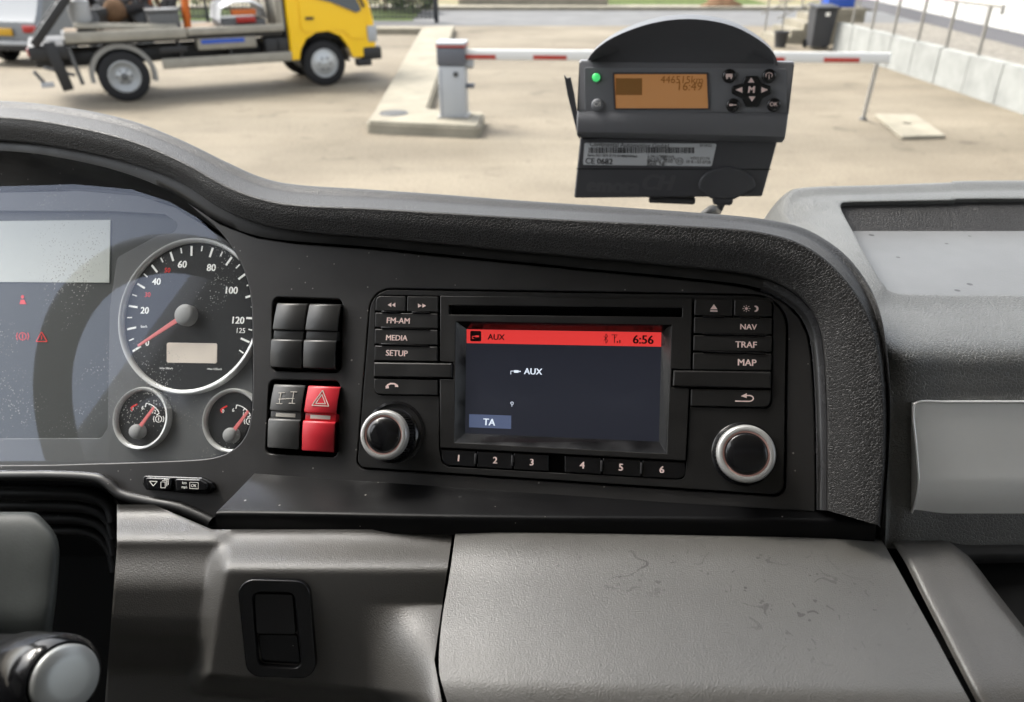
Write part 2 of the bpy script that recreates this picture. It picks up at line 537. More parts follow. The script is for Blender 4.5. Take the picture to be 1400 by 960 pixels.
def lid_mat():
    # the drawer lid's plastic with dark scuffs and scrapes where hands and keys rub it
    m = mat('lid_grey', (0.098, 0.095, 0.088), 0.36, 0.8, bump=('noise', 1500, 0.6, 0.0004), var=0.08, vscale=14, rvar=0.05)
    n, l = m.node_tree.nodes, m.node_tree.links
    b = n['Principled BSDF']
    src = b.inputs['Base Color'].links[0].from_socket
    geo = n.new('ShaderNodeNewGeometry')
    def M(op, a, v=None):
        k = n.new('ShaderNodeMath'); k.operation = op
        l.new(a, k.inputs[0])
        if v is not None:
            if hasattr(v, 'links'): l.new(v, k.inputs[1])
            else: k.inputs[1].default_value = v
        return k.outputs[0]
    mask = None
    for (x, y, d, r) in ((850, 800, .36, .020), (905, 775, .36, .022), (1015, 800, .35, .026), (1085, 850, .34, .036), (1130, 870, .335, .026), (1190, 860, .335, .02), (760, 775, .37, .016)):
        vd = n.new('ShaderNodeVectorMath'); vd.operation = 'DISTANCE'
        l.new(geo.outputs['Position'], vd.inputs[0]); vd.inputs[1].default_value = tuple(at(x, y, d))
        f = n.new('ShaderNodeMapRange'); f.inputs['From Min'].default_value = r * 1.2; f.inputs['From Max'].default_value = r * .3
        l.new(vd.outputs['Value'], f.inputs['Value'])
        mask = f.outputs[0] if mask is None else M('MAXIMUM', mask, f.outputs[0])
    nz = n.new('ShaderNodeTexNoise'); nz.inputs['Scale'].default_value = 55; nz.inputs['Detail'].default_value = 1
    l.new(geo.outputs['Position'], nz.inputs['Vector'])
    line = M('LESS_THAN', M('ABSOLUTE', M('SUBTRACT', nz.outputs['Fac'], .5)), .011)
    br = n.new('ShaderNodeTexNoise'); br.inputs['Scale'].default_value = 130; br.inputs['Detail'].default_value = 2
    l.new(geo.outputs['Position'], br.inputs['Vector'])
    brk = M('GREATER_THAN', br.outputs['Fac'], .53)
    vo = n.new('ShaderNodeTexVoronoi'); vo.inputs['Scale'].default_value = 330
    l.new(geo.outputs['Position'], vo.inputs['Vector'])
    dot = M('MULTIPLY', M('LESS_THAN', vo.outputs['Distance'], .26), M('GREATER_THAN', br.outputs['Fac'], .60))
    amt = M('MULTIPLY', M('MAXIMUM', M('MULTIPLY', line, brk), dot), mask)
    amt = M('MULTIPLY', amt, .48)
    mx = n.new('ShaderNodeMix'); mx.data_type = 'RGBA'
    l.new(amt, mx.inputs['Factor']); l.new(src, mx.inputs['A']); mx.inputs['B'].default_value = (.02, .02, .02, 1)
    l.new(mx.outputs['Result'], b.inputs['Base Color'])
    sp_ = n.new('ShaderNodeMapRange'); l.new(amt, sp_.inputs['Value']); sp_.inputs['To Min'].default_value = .8; sp_.inputs['To Max'].default_value = .05
    l.new(sp_.outputs['Result'], b.inputs['Specular IOR Level'])
lid_mat()
# radio screen
mat('screen_navy', (0.010, 0.011, 0.016), 0.16, 0.5, emit=(0.11, 0.12, 0.17), estr=0.036, rvar=0.05, vscale=20, specks=(260, 0.05, (0.2, 0.2, 0.2)))
mat('screen_red', (0.2, 0.02, 0.02), 0.16, 0.5, emit=(1.0, 0.06, 0.055), estr=0.18)
mat('screen_box', (0.03, 0.035, 0.06), 0.16, 0.5, emit=(0.20, 0.26, 0.45), estr=0.099)
mat('screen_text', (0.3, 0.3, 0.3), 0.4, 0.2, emit=(0.75, 0.85, 1.0), estr=0.231)
mat('screen_ink', (0.03, 0.008, 0.008), 0.3, 0.3)
def lcd_mat():
    # the toll unit: a pale reflective display with an amber back light
    m = mat("lcd_amber", (0.36, 0.29, 0.18), 0.35, 0.4)
    n, l = m.node_tree.nodes, m.node_tree.links
    b = n['Principled BSDF']
    b.inputs['Emission Color'].default_value = (0.80, 0.24, 0.01, 1)
    b.inputs['Emission Strength'].default_value = 0.06
lcd_mat()
def pane_mat(name, clear, reflect_rough=0.02):
    m = bpy.data.materials.new(name); m.use_nodes = True
    n, l = m.node_tree.nodes, m.node_tree.links
    n.clear()
    o = n.new('ShaderNodeOutputMaterial'); t = n.new('ShaderNodeBsdfTransparent')
    t.inputs['Color'].default_value = (0.97, 0.98, 0.97, 1)
    if clear:
        l.new(t.outputs[0], o.inputs['Surface'])
    else:
        g = n.new('ShaderNodeBsdfGlossy'); g.inputs['Roughness'].default_value = reflect_rough; g.inputs['Color'].default_value = (0.72, 0.80, 1.0, 1)
        # reflectance by Schlick's rule, the same from either side of the thin pane
        ge = n.new('ShaderNodeNewGeometry')
        dt = n.new('ShaderNodeVectorMath'); dt.operation = 'DOT_PRODUCT'
        l.new(ge.outputs['Incoming'], dt.inputs[0]); l.new(ge.outputs['Normal'], dt.inputs[1])
        ab = n.new('ShaderNodeMath'); ab.operation = 'ABSOLUTE'; l.new(dt.outputs['Value'], ab.inputs[0])
        om = n.new('ShaderNodeMath'); om.operation = 'SUBTRACT'; om.inputs[0].default_value = 1.0; l.new(ab.outputs[0], om.inputs[1])
        pw = n.new('ShaderNodeMath'); pw.operation = 'POWER'; l.new(om.outputs[0], pw.inputs[0]); pw.inputs[1].default_value = 5.0
        f = n.new('ShaderNodeMath'); f.operation = 'MULTIPLY_ADD'; l.new(pw.outputs[0], f.inputs[0]); f.inputs[1].default_value = 0.94; f.inputs[2].default_value = 0.056
        mx = n.new('ShaderNodeMixShader')
        l.new(f.outputs[0], mx.inputs[0]); l.new(t.outputs[0], mx.inputs[1]); l.new(g.outputs[0], mx.inputs[2])
        # dust lying on the pane
        d = n.new('ShaderNodeBsdfDiffuse'); d.inputs['Color'].default_value = (0.6, 0.6, 0.58, 1)
        tc = n.new('ShaderNodeTexCoord')
        v = n.new('ShaderNodeTexVoronoi'); v.inputs['Scale'].default_value = 620
        l.new(tc.outputs['Object'], v.inputs['Vector'])
        nz = n.new('ShaderNodeTexNoise'); nz.inputs['Scale'].default_value = 22; nz.inputs['Detail'].default_value = 3
        l.new(tc.outputs['Object'], nz.inputs['Vector'])
        mr = n.new('ShaderNodeMapRange'); mr.inputs['From Min'].default_value = 0.44; mr.inputs['From Max'].default_value = 0.72
        mr.inputs['To Max'].default_value = 0.34
        l.new(nz.outputs['Fac'], mr.inputs['Value'])
        lt = n.new('ShaderNodeMath'); lt.operation = 'LESS_THAN'
        l.new(v.outputs['Distance'], lt.inputs[0]); l.new(mr.outputs['Result'], lt.inputs[1])
        film = n.new('ShaderNodeMath'); film.operation = 'MULTIPLY_ADD'; film.inputs[1].default_value = 0.45; film.inputs[2].default_value = 0.03
        l.new(lt.outputs[0], film.inputs[0])
        m2 = n.new('ShaderNodeMixShader')
        l.new(film.outputs[0], m2.inputs[0]); l.new(mx.outputs[0], m2.inputs[1]); l.new(d.outputs[0], m2.inputs[2])
        l.new(m2.outputs[0], o.inputs['Surface'])
    MAT[name] = m
pane_mat('clear_pane', True)
pane_mat('cluster_pane', False)
# yard
def yard_mat():
    # dusty asphalt: broad worn patches, fine aggregate, oil spots, tyre-darkened lanes
    m = mat('asphalt_pale', (0.133, 0.112, 0.082), 0.85, 0.25, col2=(0.198, 0.171, 0.128), vscale=0.32, bump=('noise', 40, 0.4, 0.02))
    n, l = m.node_tree.nodes, m.node_tree.links
    b = n['Principled BSDF']
    src = b.inputs['Base Color'].links[0].from_socket
    tc = n.new('ShaderNodeTexCoord')
    def noise(scale, detail, lo, hi, a, z, dist=0.0, mp=None):
        k = n.new('ShaderNodeTexNoise'); k.inputs['Scale'].default_value = scale; k.inputs['Detail'].default_value = detail; k.inputs['Distortion'].default_value = dist
        v = tc.outputs['Object']
        if mp:
            q = n.new('ShaderNodeMapping'); q.inputs['Scale'].default_value = mp; q.inputs['Rotation'].default_value = (0, 0, .5); l.new(v, q.inputs['Vector']); v = q.outputs['Vector']
        l.new(v, k.inputs['Vector'])
        r = n.new('ShaderNodeMapRange'); r.inputs['From Min'].default_value = lo; r.inputs['From Max'].default_value = hi; r.inputs['To Min'].default_value = a; r.inputs['To Max'].default_value = z
        l.new(k.outputs['Fac'], r.inputs['Value'])
        return r.outputs['Result']
    cur = src
    for f in (noise(25, 4, .3, .7, .82, 1.14), noise(2.2, 5, .62, .75, 1.0, .62, 1.0), noise(1.0, 3, .42, .62, .90, 1.06, .8, (.25, .9, 1)), noise(9, 2, .70, .76, 1.0, .55)):
        mx = n.new('ShaderNodeVectorMath'); mx.operation = 'SCALE'
        l.new(cur, mx.inputs[0]); l.new(f, mx.inputs['Scale'])
        cur = mx.outputs[0]
    l.new(cur, b.inputs['Base Color'])
yard_mat()
mat('road_grey', (0.116, 0.116, 0.116), 0.85, 0.25, var=0.15, vscale=0.8)
mat('concrete_cream', (0.225, 0.206, 0.162), 0.85, 0.2, var=0.14, vscale=2.5)
mat('concrete_grey', (0.2436, 0.2494, 0.2378), 0.85, 0.2, var=0.14, vscale=2.0)
mat('gravel', (0.174, 0.1624, 0.1421), 0.9, 0.2, var=0.3, vscale=9)
mat('white_wall', (0.42, 0.42, 0.41), 0.6, 0.3)
mat('dark_wall', (0.10, 0.10, 0.11), 0.6, 0.3)
mat('steel', (0.22, 0.21, 0.19), 0.4, 0.5, metal=0.2)
mat('box_white', (0.3364, 0.348, 0.3596), 0.45, 0.4)
mat('box_dark', (0.09, 0.095, 0.11), 0.45, 0.4)
mat('boom_white', (0.54, 0.54, 0.525), 0.4, 0.4)
mat('boom_red', (0.319, 0.0348, 0.0232), 0.45, 0.4)
mat('truck_yellow', (0.78, 0.47, 0.003), 0.35, 0.35, coat=0.1)
mat('truck_black', (0.016, 0.016, 0.017), 0.5, 0.4)
mat('truck_grey', (0.0928, 0.0928, 0.0928), 0.5, 0.4)
mat('truck_beige', (0.261, 0.2436, 0.203), 0.5, 0.4, var=0.12, vscale=5)
mat('deck_wood', (0.174, 0.1334, 0.0928), 0.8, 0.2, var=0.3, vscale=7)
mat('tyre', (0.02, 0.02, 0.021), 0.8, 0.2)
mat('rim_silver', (0.42, 0.43, 0.43), 0.4, 0.5, metal=0.4)
mat('car_glass', (0.02, 0.025, 0.028), 0.08, 0.6)
mat('blue_paint', (0.03, 0.09, 0.42), 0.4, 0.4)
mat('red_lamp', (0.29, 0.0116, 0.0087), 0.25, 0.5)
mat('orange_paint', (0.435, 0.0986, 0.0116), 0.4, 0.4)
mat('plate_yellow', (0.464, 0.261, 0.0174), 0.5, 0.3)
mat('car_grey', (0.1508, 0.1624, 0.174), 0.35, 0.5, coat=0.3)
mat('bin_dark', (0.035, 0.036, 0.04), 0.5, 0.4)
mat('grass', (0.06375, 0.08625, 0.024), 0.9, 0.1, var=0.35, vscale=3)
mat('dry_grass', (0.174, 0.1566, 0.0928), 0.9, 0.1, var=0.3, vscale=2.5)
mat('soil', (0.116, 0.0696, 0.0406), 0.9, 0.1, var=0.3, vscale=3)
mat('leaf', (0.05625, 0.08625, 0.0225), 0.7, 0.2, var=0.4, vscale=4)
mat('bark', (0.10, 0.075, 0.05), 0.9, 0.1, var=0.2, vscale=6)
mat('fence_dark', (0.03, 0.032, 0.036), 0.5, 0.4)
mat('iron', (0.05, 0.05, 0.05), 0.6, 0.4)

# ================================================================== THE CAB
dash = thing('dashboard', 'black and grey moulded truck dashboard with padded hood over the radio', 'dashboard', Vector((PO.x, PO.y, 1.75)))

# ---- padded hood: profile lofted along the arch. rows are picture curves with real depths
S_px = [(-420, 140), (-200, 139), (0, 141), (100, 151), (180, 168), (250, 195), (310, 224), (360, 246), (410, 256), (500, 262), (600, 269), (700, 277), (800, 284), (900, 291), (1000, 299), (1050, 305), (1095, 315), (1130, 333), (1160, 357), (1186, 392), (1203, 432), (1213, 490), (1217, 560), (1214, 640), (1206, 724)]
F_px = [(-420, 158), (-200, 157), (0, 160), (100, 173), (180, 193), (250, 222), (310, 255), (360, 273), (410, 281), (500, 285), (600, 291), (700, 297), (800, 302), (900, 307), (1000, 313), (1045, 319), (1085, 330), (1118, 348), (1147, 374), (1173, 408), (1191, 448), (1202, 500), (1207, 565), (1206, 640), (1200, 718)]
B_px = [(-420, 188), (-200, 187), (0, 191), (100, 204), (180, 223), (244, 248), (300, 284), (350, 304), (405, 316), (500, 324), (600, 333), (700, 343), (800, 352), (900, 361), (990, 370), (1030, 376), (1062, 386), (1088, 401), (1108, 421), (1121, 446), (1127, 478), (1130, 520), (1132, 575), (1132, 640), (1132, 698)]
L_px = [(-420, 205), (-200, 203), (0, 206), (100, 219), (180, 240), (244, 268), (300, 303), (350, 322), (405, 330), (500, 337), (600, 347), (700, 357), (800, 367), (900, 376), (985, 385), (1025, 391), (1054, 400), (1078, 414), (1096, 433), (1107, 456), (1112, 486), (1115, 526), (1117, 578), (1118, 640), (1118, 697)]
NH = 150
def dens(px):
    return [Vector((p[0], p[1])) for p in catmull([list(p) for p in px], NH)]
Sd, Fd, Bd, Ld = dens(S_px), dens(F_px), dens(B_px), dens(L_px)
rowB = [pp(p.x, p.y, 0.010) for p in Bd]
rowBi = [pp(p.x, p.y, 0.003) for p in Bd]
rowF = [pp(p.x, p.y, 0.017) for p in Fd]
rowM = [a.lerp(b, 0.5) + PN * 0.0015 for a, b in zip(rowB, rowF)]
rowM2 = [a.lerp(b, 0.86) + PN * 0.0008 for a, b in zip(rowB, rowF)]
rowS = []
for i in range(NH + 1):
    t = i / NH
    side = min(1, max(0, (Sd[i].y - 320) / 110.0)) if Sd[i].x > 1000 else 0.0
    d = depth(rowF[i]) + 0.032 * (1 - side) + 0.007 * side
    rowS.append(at(Sd[i].x, Sd[i].y, d))
rowT, rowF2 = [], []
for i in range(NH + 1):
    p2, p3 = Fd[i].lerp(Sd[i], .16), Fd[i].lerp(Sd[i], .62)
    dF, dS = depth(rowF[i]), depth(rowS[i])
    rowF2.append(at(p2.x, p2.y, dF + (dS - dF) * .10))
    rowT.append(at(p3.x, p3.y, dF + (dS - dF) * .50))
rowK = [s + (s - EYE).normalized() * 0.045 + Vector((0, 0, -0.030)) for s in rowS]
rowK2 = [s + (s - EYE).normalized() * 0.12 + Vector((0, 0, -0.075)) for s in rowS]
def loft(ctrl, nv):
    cols = [catmull([list(r[i]) for r in ctrl], nv) for i in range(len(ctrl[0]))]
    return [[Vector(cols[i][j]) for i in range(len(cols))] for j in range(nv + 1)]
rows = loft([rowB, rowM, rowM2, rowF, rowF2, rowT, rowS, rowK, rowK2], 80)
rows = [rowBi, [b - PN * 0.002 for b in rowB]] + rows
rows = [r + [r[-1] + (r[-1] - EYE).normalized() * .03] for r in rows]
link('padded_hood', autosmooth(grid_mesh(rows), 70), 'leather', dash)
# black lip between the hood and the facia
rowL = [pp(p.x, p.y, 0.0015) for p in Ld]
rowL2 = [pp(p.x, p.y, -0.006) for p in Ld]
link('hood_lip', autosmooth(grid_mesh([rowBi, [a.lerp(b, .5) + PN * .0008 for a, b in zip(rowBi, rowL)], rowL, rowL2]), 70), 'black_plastic', dash)

# ---- facia plate with its cut-outs
def qs(pts, off=0.0): return [Q(x, y, off) for x, y in pts]
fac_top = [(252, 274), (300, 306), (350, 325), (405, 333), (500, 340), (600, 350), (700, 360), (800, 370), (900, 379), (985, 388), (1024, 394), (1052, 403), (1076, 417), (1093, 435), (1104, 458), (1109, 488), (1112, 526), (1114, 578), (1115, 640), (1115, 695)]
fac_bot = [(1115, 700), (900, 688), (700, 676), (500, 662), (345, 655), (318, 682), (292, 713), (268, 704), (240, 693), (200, 686), (166, 678), (148, 662), (130, 656), (60, 655), (-420, 655)]
fac_in = [(-420, 636), (0, 636), (120, 634), (240, 630), (290, 626), (318, 615), (334, 598), (342, 575), (345, 540), (345, 470), (343, 410), (334, 372), (318, 340), (296, 312), (270, 290)]
fac_in = [tuple(p) for p in catmull([list(p) for p in fac_in], 70)]
hole_up = rpoly(qs([(373, 406), (468, 409), (466, 510), (371, 507)]), 0.0035)
hole_lo = rpoly(qs([(368, 519), (465, 521), (461, 626), (363, 620)]), 0.0035)
RAD = [(507, 394), (1078, 403), (1074, 680), (487, 641)]
rad_q = qs(RAD)
hole_rad = rpoly(rad_q, [0.012, 0.017, 0.006, 0.005], 10)
plate('facia_panel', qs(fac_top) + qs(fac_bot) + qs(fac_in), 'facia', dash, MP, [hole_up, hole_lo, hole_rad], -0.004, 0.0, 0.0007, 2)
# dark box behind the cut-outs
bk = qs([(-430, 200), (1125, 380), (1125, 705), (-430, 665)], -0.045)
plate('facia_backing', bk, 'deep_black', dash, MP, (), -0.048, -0.045, 0)
# satin strip down the right of the facia
st = [i for i in range(NH + 1) if Ld[i].x > 1040]
ra = [pp(Ld[i].x - 1, Ld[i].y + (1 if Ld[i].y < 420 else 0), 0.0008) for i in st]
rb = [pp(Bd[i].x - 2, Bd[i].y + (2 if Bd[i].y < 420 else 0), 0.0034) for i in st]
rm = [a.lerp(b, 0.5) + PN * 0.0009 for a, b in zip(ra, rb)]
link('trim_strip', autosmooth(grid_mesh([[a - PN * .004 for a in ra], ra, a2 if False else rm, rb, [b - PN * .004 for b in rb]]), 60), 'satin_trim', dash)

# ---- ledge under the radio
LD = Vector((PN.x, PN.y, 0)).normalized()
LO = pp(700, 672, 0.0)
LNrm = PU.cross(-LD).normalized()
if LNrm.z < 0: LNrm = -LNrm
def lp(x, y, drop=0.0): return onplane(x, y, LO - LNrm * drop, LNrm)
front_px = [(293, 704), (320, 703), (450, 705), (600, 708), (750, 710), (900, 711), (1050, 713), (1150, 714.5), (1199, 715.5)]
back_px = [(345, 651), (362, 645), (450, 651), (600, 664), (750, 674), (900, 683), (1050, 692), (1120, 697), (1131, 697)]
fr = [lp(*p) for p in front_px]
bk_ = [lp(*p) for p in back_px]
fr = [Vector(p) for p in catmull([list(p) for p in fr], 60)]
bk_ = [Vector(p) for p in catmull([list(p) for p in bk_], 60)]
toF = LD * 0.0018
rows = [[b - LD * 0.004 - LNrm * 0.008 for b in bk_], [b - LD * .004 for b in bk_], [b.lerp(f, .5) for b, f in zip(bk_, fr)], [f - LD * .0035 for f in fr], [f - toF for f in fr],
        [f - toF * 0.3 - LNrm * 0.0006 for f in fr], [f - LNrm * 0.002 for f in fr], [f - LNrm * 0.0095 + toF for f in fr], [f - LNrm * 0.0105 - LD * 0.02 for f in fr]]
me = grid_mesh(rows)
# close the two ends
bm = bmesh.new(); bm.from_mesh(me)
bmesh.ops.holes_fill(bm, edges=[e for e in bm.edges if e.is_boundary], sides=0)
link('ledge', autosmooth(bm_mesh(bm), 50), 'ledge_black', dash)
def led(x):   # depth of the ledge's front edge at picture column x
    k = max(0, min(1, (x - 293) / 906.0))
    y = 704 + 11 * k
    return depth(lp(x, y))

# ---- lid below the ledge, right and left covers: sheets with measured depth
def lidrow(y0s, k, xs):
    return [at(x, y, led(x) * k) for x, y in zip(xs, y0s)]
lid = []
for (yl, yr, xl, xr, k) in [(725, 735, 623, 1203, 1.012), (729, 741, 622.5, 1207, 0.996), (752, 766, 619.5, 1221, 0.962), (790, 806, 614, 1243, 0.924), (850, 866, 604, 1276, 0.868), (910, 922, 600, 1306, 0.822), (945, 955, 607, 1324, 0.800), (990, 1000, 622, 1348, 0.785), (1060, 1065, 650, 1380, 0.775), (1200, 1205, 690, 1430, 0.79), (1500, 1500, 740, 1500, 0.86)]:
    xs = [xl + (xr - xl) * i / 8 for i in range(9)]
    ys = [yl + (yr - yl) * i / 8 for i in range(9)]
    ks = [k * (1 + 0.012 * (abs(i - 4) / 4) ** 4) for i in range(9)]
    lid.append([at(x, y, led(x) * kk) for x, y, kk in zip(xs, ys, ks)])
surf('drawer_lid', lid, 64, 60, 'lid_grey', dash, 0.025)
rc = []
for (y, xl, k) in [(738, 1216, 1.02), (745, 1222, 1.0), (770, 1238, 0.965), (810, 1258, 0.928), (870, 1289, 0.872), (925, 1317, 0.826), (960, 1335, 0.806), (1010, 1361, 0.79), (1070, 1392, 0.78)]:
    # flat strip, rounded inner edge, then the open pocket's wall going down
    e = 78 + (y - 738) * 0.26
    xs = [xl, xl + 12, xl + 45, xl + e - 12, xl + e, xl + e + 8]
    ks = [k * 1.01, k, k, k, k * 1.008, k * 1.03]
    rc.append([at(x, y, led(1200) * kk) for x, kk in zip(xs, ks)])
surf('side_cover', rc, 40, 50, 'lower_grey', dash, 0.02)
# open pocket to the right of it
D0 = led(1200)
pk = []
for (y, k) in [(742, 1.02), (752, 1.01), (766, 1.02), (790, 1.12), (850, 1.15), (868, 1.14), (900, 1.13), (960, 1.08), (1060, 1.0)]:
    xl = 1285 + (y - 738) * 0.62
    pk.append([at(x, y, D0 * k * (1.0 if i else 0.99)) for i, x in enumerate([xl, xl + 30, xl + 90, xl + 180, xl + 300])])
surf('storage_pocket', pk, 40, 48, 'cab_dark', dash, 0.02)

# left cover: recessed part, rounded block with the socket plate
D1 = led(450)
def lc(x, y):
    """depth factor of the left cover"""
    def sm(a, b, v):
        t = max(0.0, min(1.0, (v - a) / (b - a)))
        return t * t * (3 - 2 * t)
    edge = 300 - (y - 740) * 0.18                 # left edge of the block
    if y > 900: edge -= 0
    rec = 1.034 - 0.052 * sm(694, 745, y) - 0.020 * sm(745, 810, y) + 0.015 * sm(840, 890, y)      # recessed part
    blk = 1.0 - 0.062 * sm(722, 785, y) + 0.004 * sm(800, 950, y)
    rgt = 1.0 - 0.205 * sm(722, 1010, y)                               # towards the lid
    wr = sm(470 + 0.15 * (y - 760), 600, x)
    blk = blk * (1 - wr) + min(blk + 0.0, rgt) * wr
    # bulge shoulder
    w = sm(edge - 12, edge + 20, x)
    v = rec * (1 - w) + blk * w
    v += 0.09 * sm(918 + .09 * (x - 257), 950 + .09 * (x - 257), y) * (1 - sm(500, 600, x)) * w + (1 - w) * 0.06 * sm(868, 925, y)               # under-cut at the bottom
    return v
lcr = []
for j in range(91):
    y0 = 684 + (985 - 684) * j / 90.0
    row = []
    for i in range(121):
        s = i / 120.0
        xl = 160 - 18 * max(0, (y0 - 740) / 240.0)
        xr = 614 - (y0 - 727) * 0.125 if y0 < 890 else 593.6 + (y0 - 890) * 0.16
        x = xl + (xr - xl) * s
        ytop = 690 + max(0, min(1, (x - 210) / 80.0)) * 34 if x > 0 else 690
        y = ytop + (985 - ytop) * j / 90.0
        row.append(at(x, y, D1 * lc(x, y) * (1 + 0.0)))
    lcr.append(row)
me = None
def back(p, k): return EYE + (p - EYE) * (1 + k)
lcr = [[back(r[0], .05)] + r + [back(r[-1], .025)] for r in lcr]
lcr = [[back(p, .03) for p in lcr[0]]] + lcr
link('lower_cover', autosmooth(grid_mesh(lcr), 70), 'lower_grey', dash)
# dark carcass behind the gaps between the covers
link('carcass', grid_mesh([[at(x, y, led(x) * k) for x in (590, 800, 1000, 1200, 1420)] for y, k in ((728, 1.09), (800, 1.03), (900, .95), (1100, .93))]), 'deep_black', dash)
link('column_gap', grid_mesh([[at(x, y, d) for x in (-200, 0, 100, 175, 250)] for y, d in ((650, .56), (760, .60), (1000, .62))]), 'deep_black', dash)
box('underdash', (0.05, 0.50, 1.62), (1.6, 0.06, 0.6), 'deep_black', dash)

# moulding along the lower left edge of the facia
mp_ = [(-420, 650), (0, 650), (70, 650), (128, 653), (148, 661), (166, 676), (200, 685), (242, 693), (272, 705), (290, 714)]
pth = [pp(p[0], p[1], 0.002) for p in catmull([list(p) for p in mp_], 50)]
tube('lower_moulding', pth, 0.0032, 'black_plastic', dash, 10)
# stepped rubber ribs under it
for k in range(4):
    y = 672 + k * 17
    pth = [at(px, y + dy, 0.500 + 0.012 * k) for px, dy in ((-420, 0), (-150, 0), (70, 2), (125, 6), (150, 18 + k * 3), (158, 40 + k * 6))]
    tube('rubber_rib', [Vector(p) for p in catmull([list(p) for p in pth], 26)], 0.0048 - 0.0004 * k, 'black_plastic', dash, 8)

# ---- passenger side: tray, pad, silver trim
HD = pd(1207, 600, .017)
print('HD', HD)
pad_in = [(2300, 268, .553), (1400, 270, .552), (1300, 272, .551), (1200, 274, .550), (1158, 275, .549), (1146, 278, .545), (1148, 290, .530), (1164, 318, .492), (1186, 357, .452), (1206, 388, .431), (1226, 401, .427), (1300, 404, .427), (1400, 404, .427), (2300, 404, .427)]
pad_md = [(2300, 257, .566), (1400, 261, .565), (1300, 263, .564), (1200, 266, .562), (1120, 269, .560), (1092, 276, .554), (1090, 298, .535), (1115, 326, .495), (1155, 366, .450), (1188, 408, .420), (1226, 424, .412), (1300, 424, .413), (1400, 424, .413), (2300, 424, .413)]
pad_ou = [(2300, 247, .585), (1400, 251, .585), (1300, 254, .584), (1200, 258, .582), (1100, 261, .580), (1068, 270, .575), (1056, 296, .560), (1075, 335, .520), (1120, 372, .462), (1172, 430, .408), (1222, 470, HD + .016), (1300, 472, HD + .018), (1400, 472, HD + .018), (2300, 472, HD + .018)]
def w3(L): return [at(*p) for p in L]
o_in, o_md, o_ou = w3(pad_in), w3(pad_md), w3(pad_ou)
o_o2 = []
for i, p in enumerate(o_ou):
    if i < 5: o_o2.append(p + (p - EYE).normalized() * 0.03 + Vector((0, 0, -.05)))
    elif i == 5: o_o2.append(p + Vector((-.012, .03, -.06)))
    elif i == 6: o_o2.append(p + Vector((-.018, .0, -.06)))
    elif i == 7: o_o2.append(p + Vector((-.018, .0, -.05)))
    elif i == 8: o_o2.append(p + Vector((-.012, .004, -.04)))
    elif i == 9: o_o2.append(at(1186, 510, HD + .030))
    else: o_o2.append(at((0, 0, 0, 0, 0, 0, 0, 0, 0, 0, 1228, 1300, 1400, 2300)[i], 520, HD + .012))
o_o3 = [p + Vector((0, .01, -.06)) for p in o_o2[:9]] + [at(1186, 600, HD + .030)] + [at(x, 600, HD + .014) for x in (1228, 1300, 1400, 2300)]
o_o4 = [p + Vector((0, .01, -.06)) for p in o_o3[:9]] + [at(1182, 690, HD + .030)] + [at(x, 700, HD + .014) for x in (1222, 1300, 1400, 2300)]
o_o5 = [p + Vector((0, .01, -.06)) for p in o_o4[:9]] + [at(1178, 745, HD + .034)] + [at(x, 750, HD + .014) for x in (1218, 1300, 1400, 2300)]
o_i0 = [p + Vector((0, 0, -.0035)) for p in o_in]
ctrl = [o_i0, o_in, o_md, o_ou, o_o2, o_o3, o_o4, o_o5]
rws = [catmull([list(p) for p in r], 110) for r in ctrl]
cols = [catmull([rws[j][i] for j in range(len(rws))], 70) for i in range(111)]
link('passenger_pad', autosmooth(grid_mesh([[Vector(cols[i][j]) for i in range(111)] for j in range(71)]), 80), 'leather_grey', dash)
# inner wall of the tray and its floor
inn = [Vector(p) for p in catmull([list(p) for p in o_i0], 110)]
fl_px = [(2300, 318, 0), (1400, 317.5, 0), (1300, 317, 0), (1200, 317, 0), (1168, 318, 0), (1160, 319, 0), (1162, 322, 0), (1172, 336, 0), (1192, 368, 0), (1209, 392, 0), (1228, 402, 0), (1300, 404, 0), (1400, 404, 0), (2300, 404, 0)]
ZF = 2.3 - 0.1795
flo = [gp(p[0], p[1], ZF) for p in fl_px]
flo = [Vector(p) for p in catmull([list(p) for p in flo], 110)]
link('tray_wall', autosmooth(grid_mesh([inn, [a.lerp(b, .5) for a, b in zip(inn, flo)], flo]), 60), 'leather', dash)
fq = [gp(x, y, ZF + .0008) for x, y in ((1140, 316), (2300, 316), (2300, 410), (1185, 410))]
link('tray_floor', grid_mesh([[fq[0], fq[1]], [fq[3], fq[2]]]), 'tray_grey', dash)
# silver trim panel: bowed left end
def sv(x, y, d): return at(x, y, d)
SD = HD + .010
edge_px = [(550, 1247.5), (565, 1248), (600, 1251), (640, 1254.5), (660, 1255.5), (678, 1253), (695, 1248), (711, 1243.5)]
bow = [0.0, -.0003, -.0008, -.0013, -.0015, -.0003, .0025, .006]
srows = []
for (y, xl), b in zip(edge_px, bow):
    srows.append([sv(x, y, SD + b) for x in (xl, xl + 20, 1330, 1700, 2300)])
surf('silver_trim', srows, 30, 36, 'silver_panel', dash, 0.02)
rim_path = [(2300, 549.3, SD), (1400, 549.6, SD), (1300, 549.8, SD), (1256, 550, SD)] + [(x, y, SD + b) for (y, x), b in list(zip(edge_px, bow))[1:]]
tube('trim_edge', [at(*p) - (at(*p) - EYE).normalized() * .0004 for p in catmull([list(p) for p in rim_path], 70)], 0.0007, 'chrome', dash, 8)
ch = []
for (y, x1), b in zip(edge_px, bow):
    x0 = 1243.5 - (y - 550) * .014
    ch.append([at(x0, y, SD + .006), at((x0 + x1) / 2, y, SD + .002 + b * .5), at(x1, y, SD + b)])
surf('trim_end', ch, 8, 36, 'silver_panel', dash, 0.01)

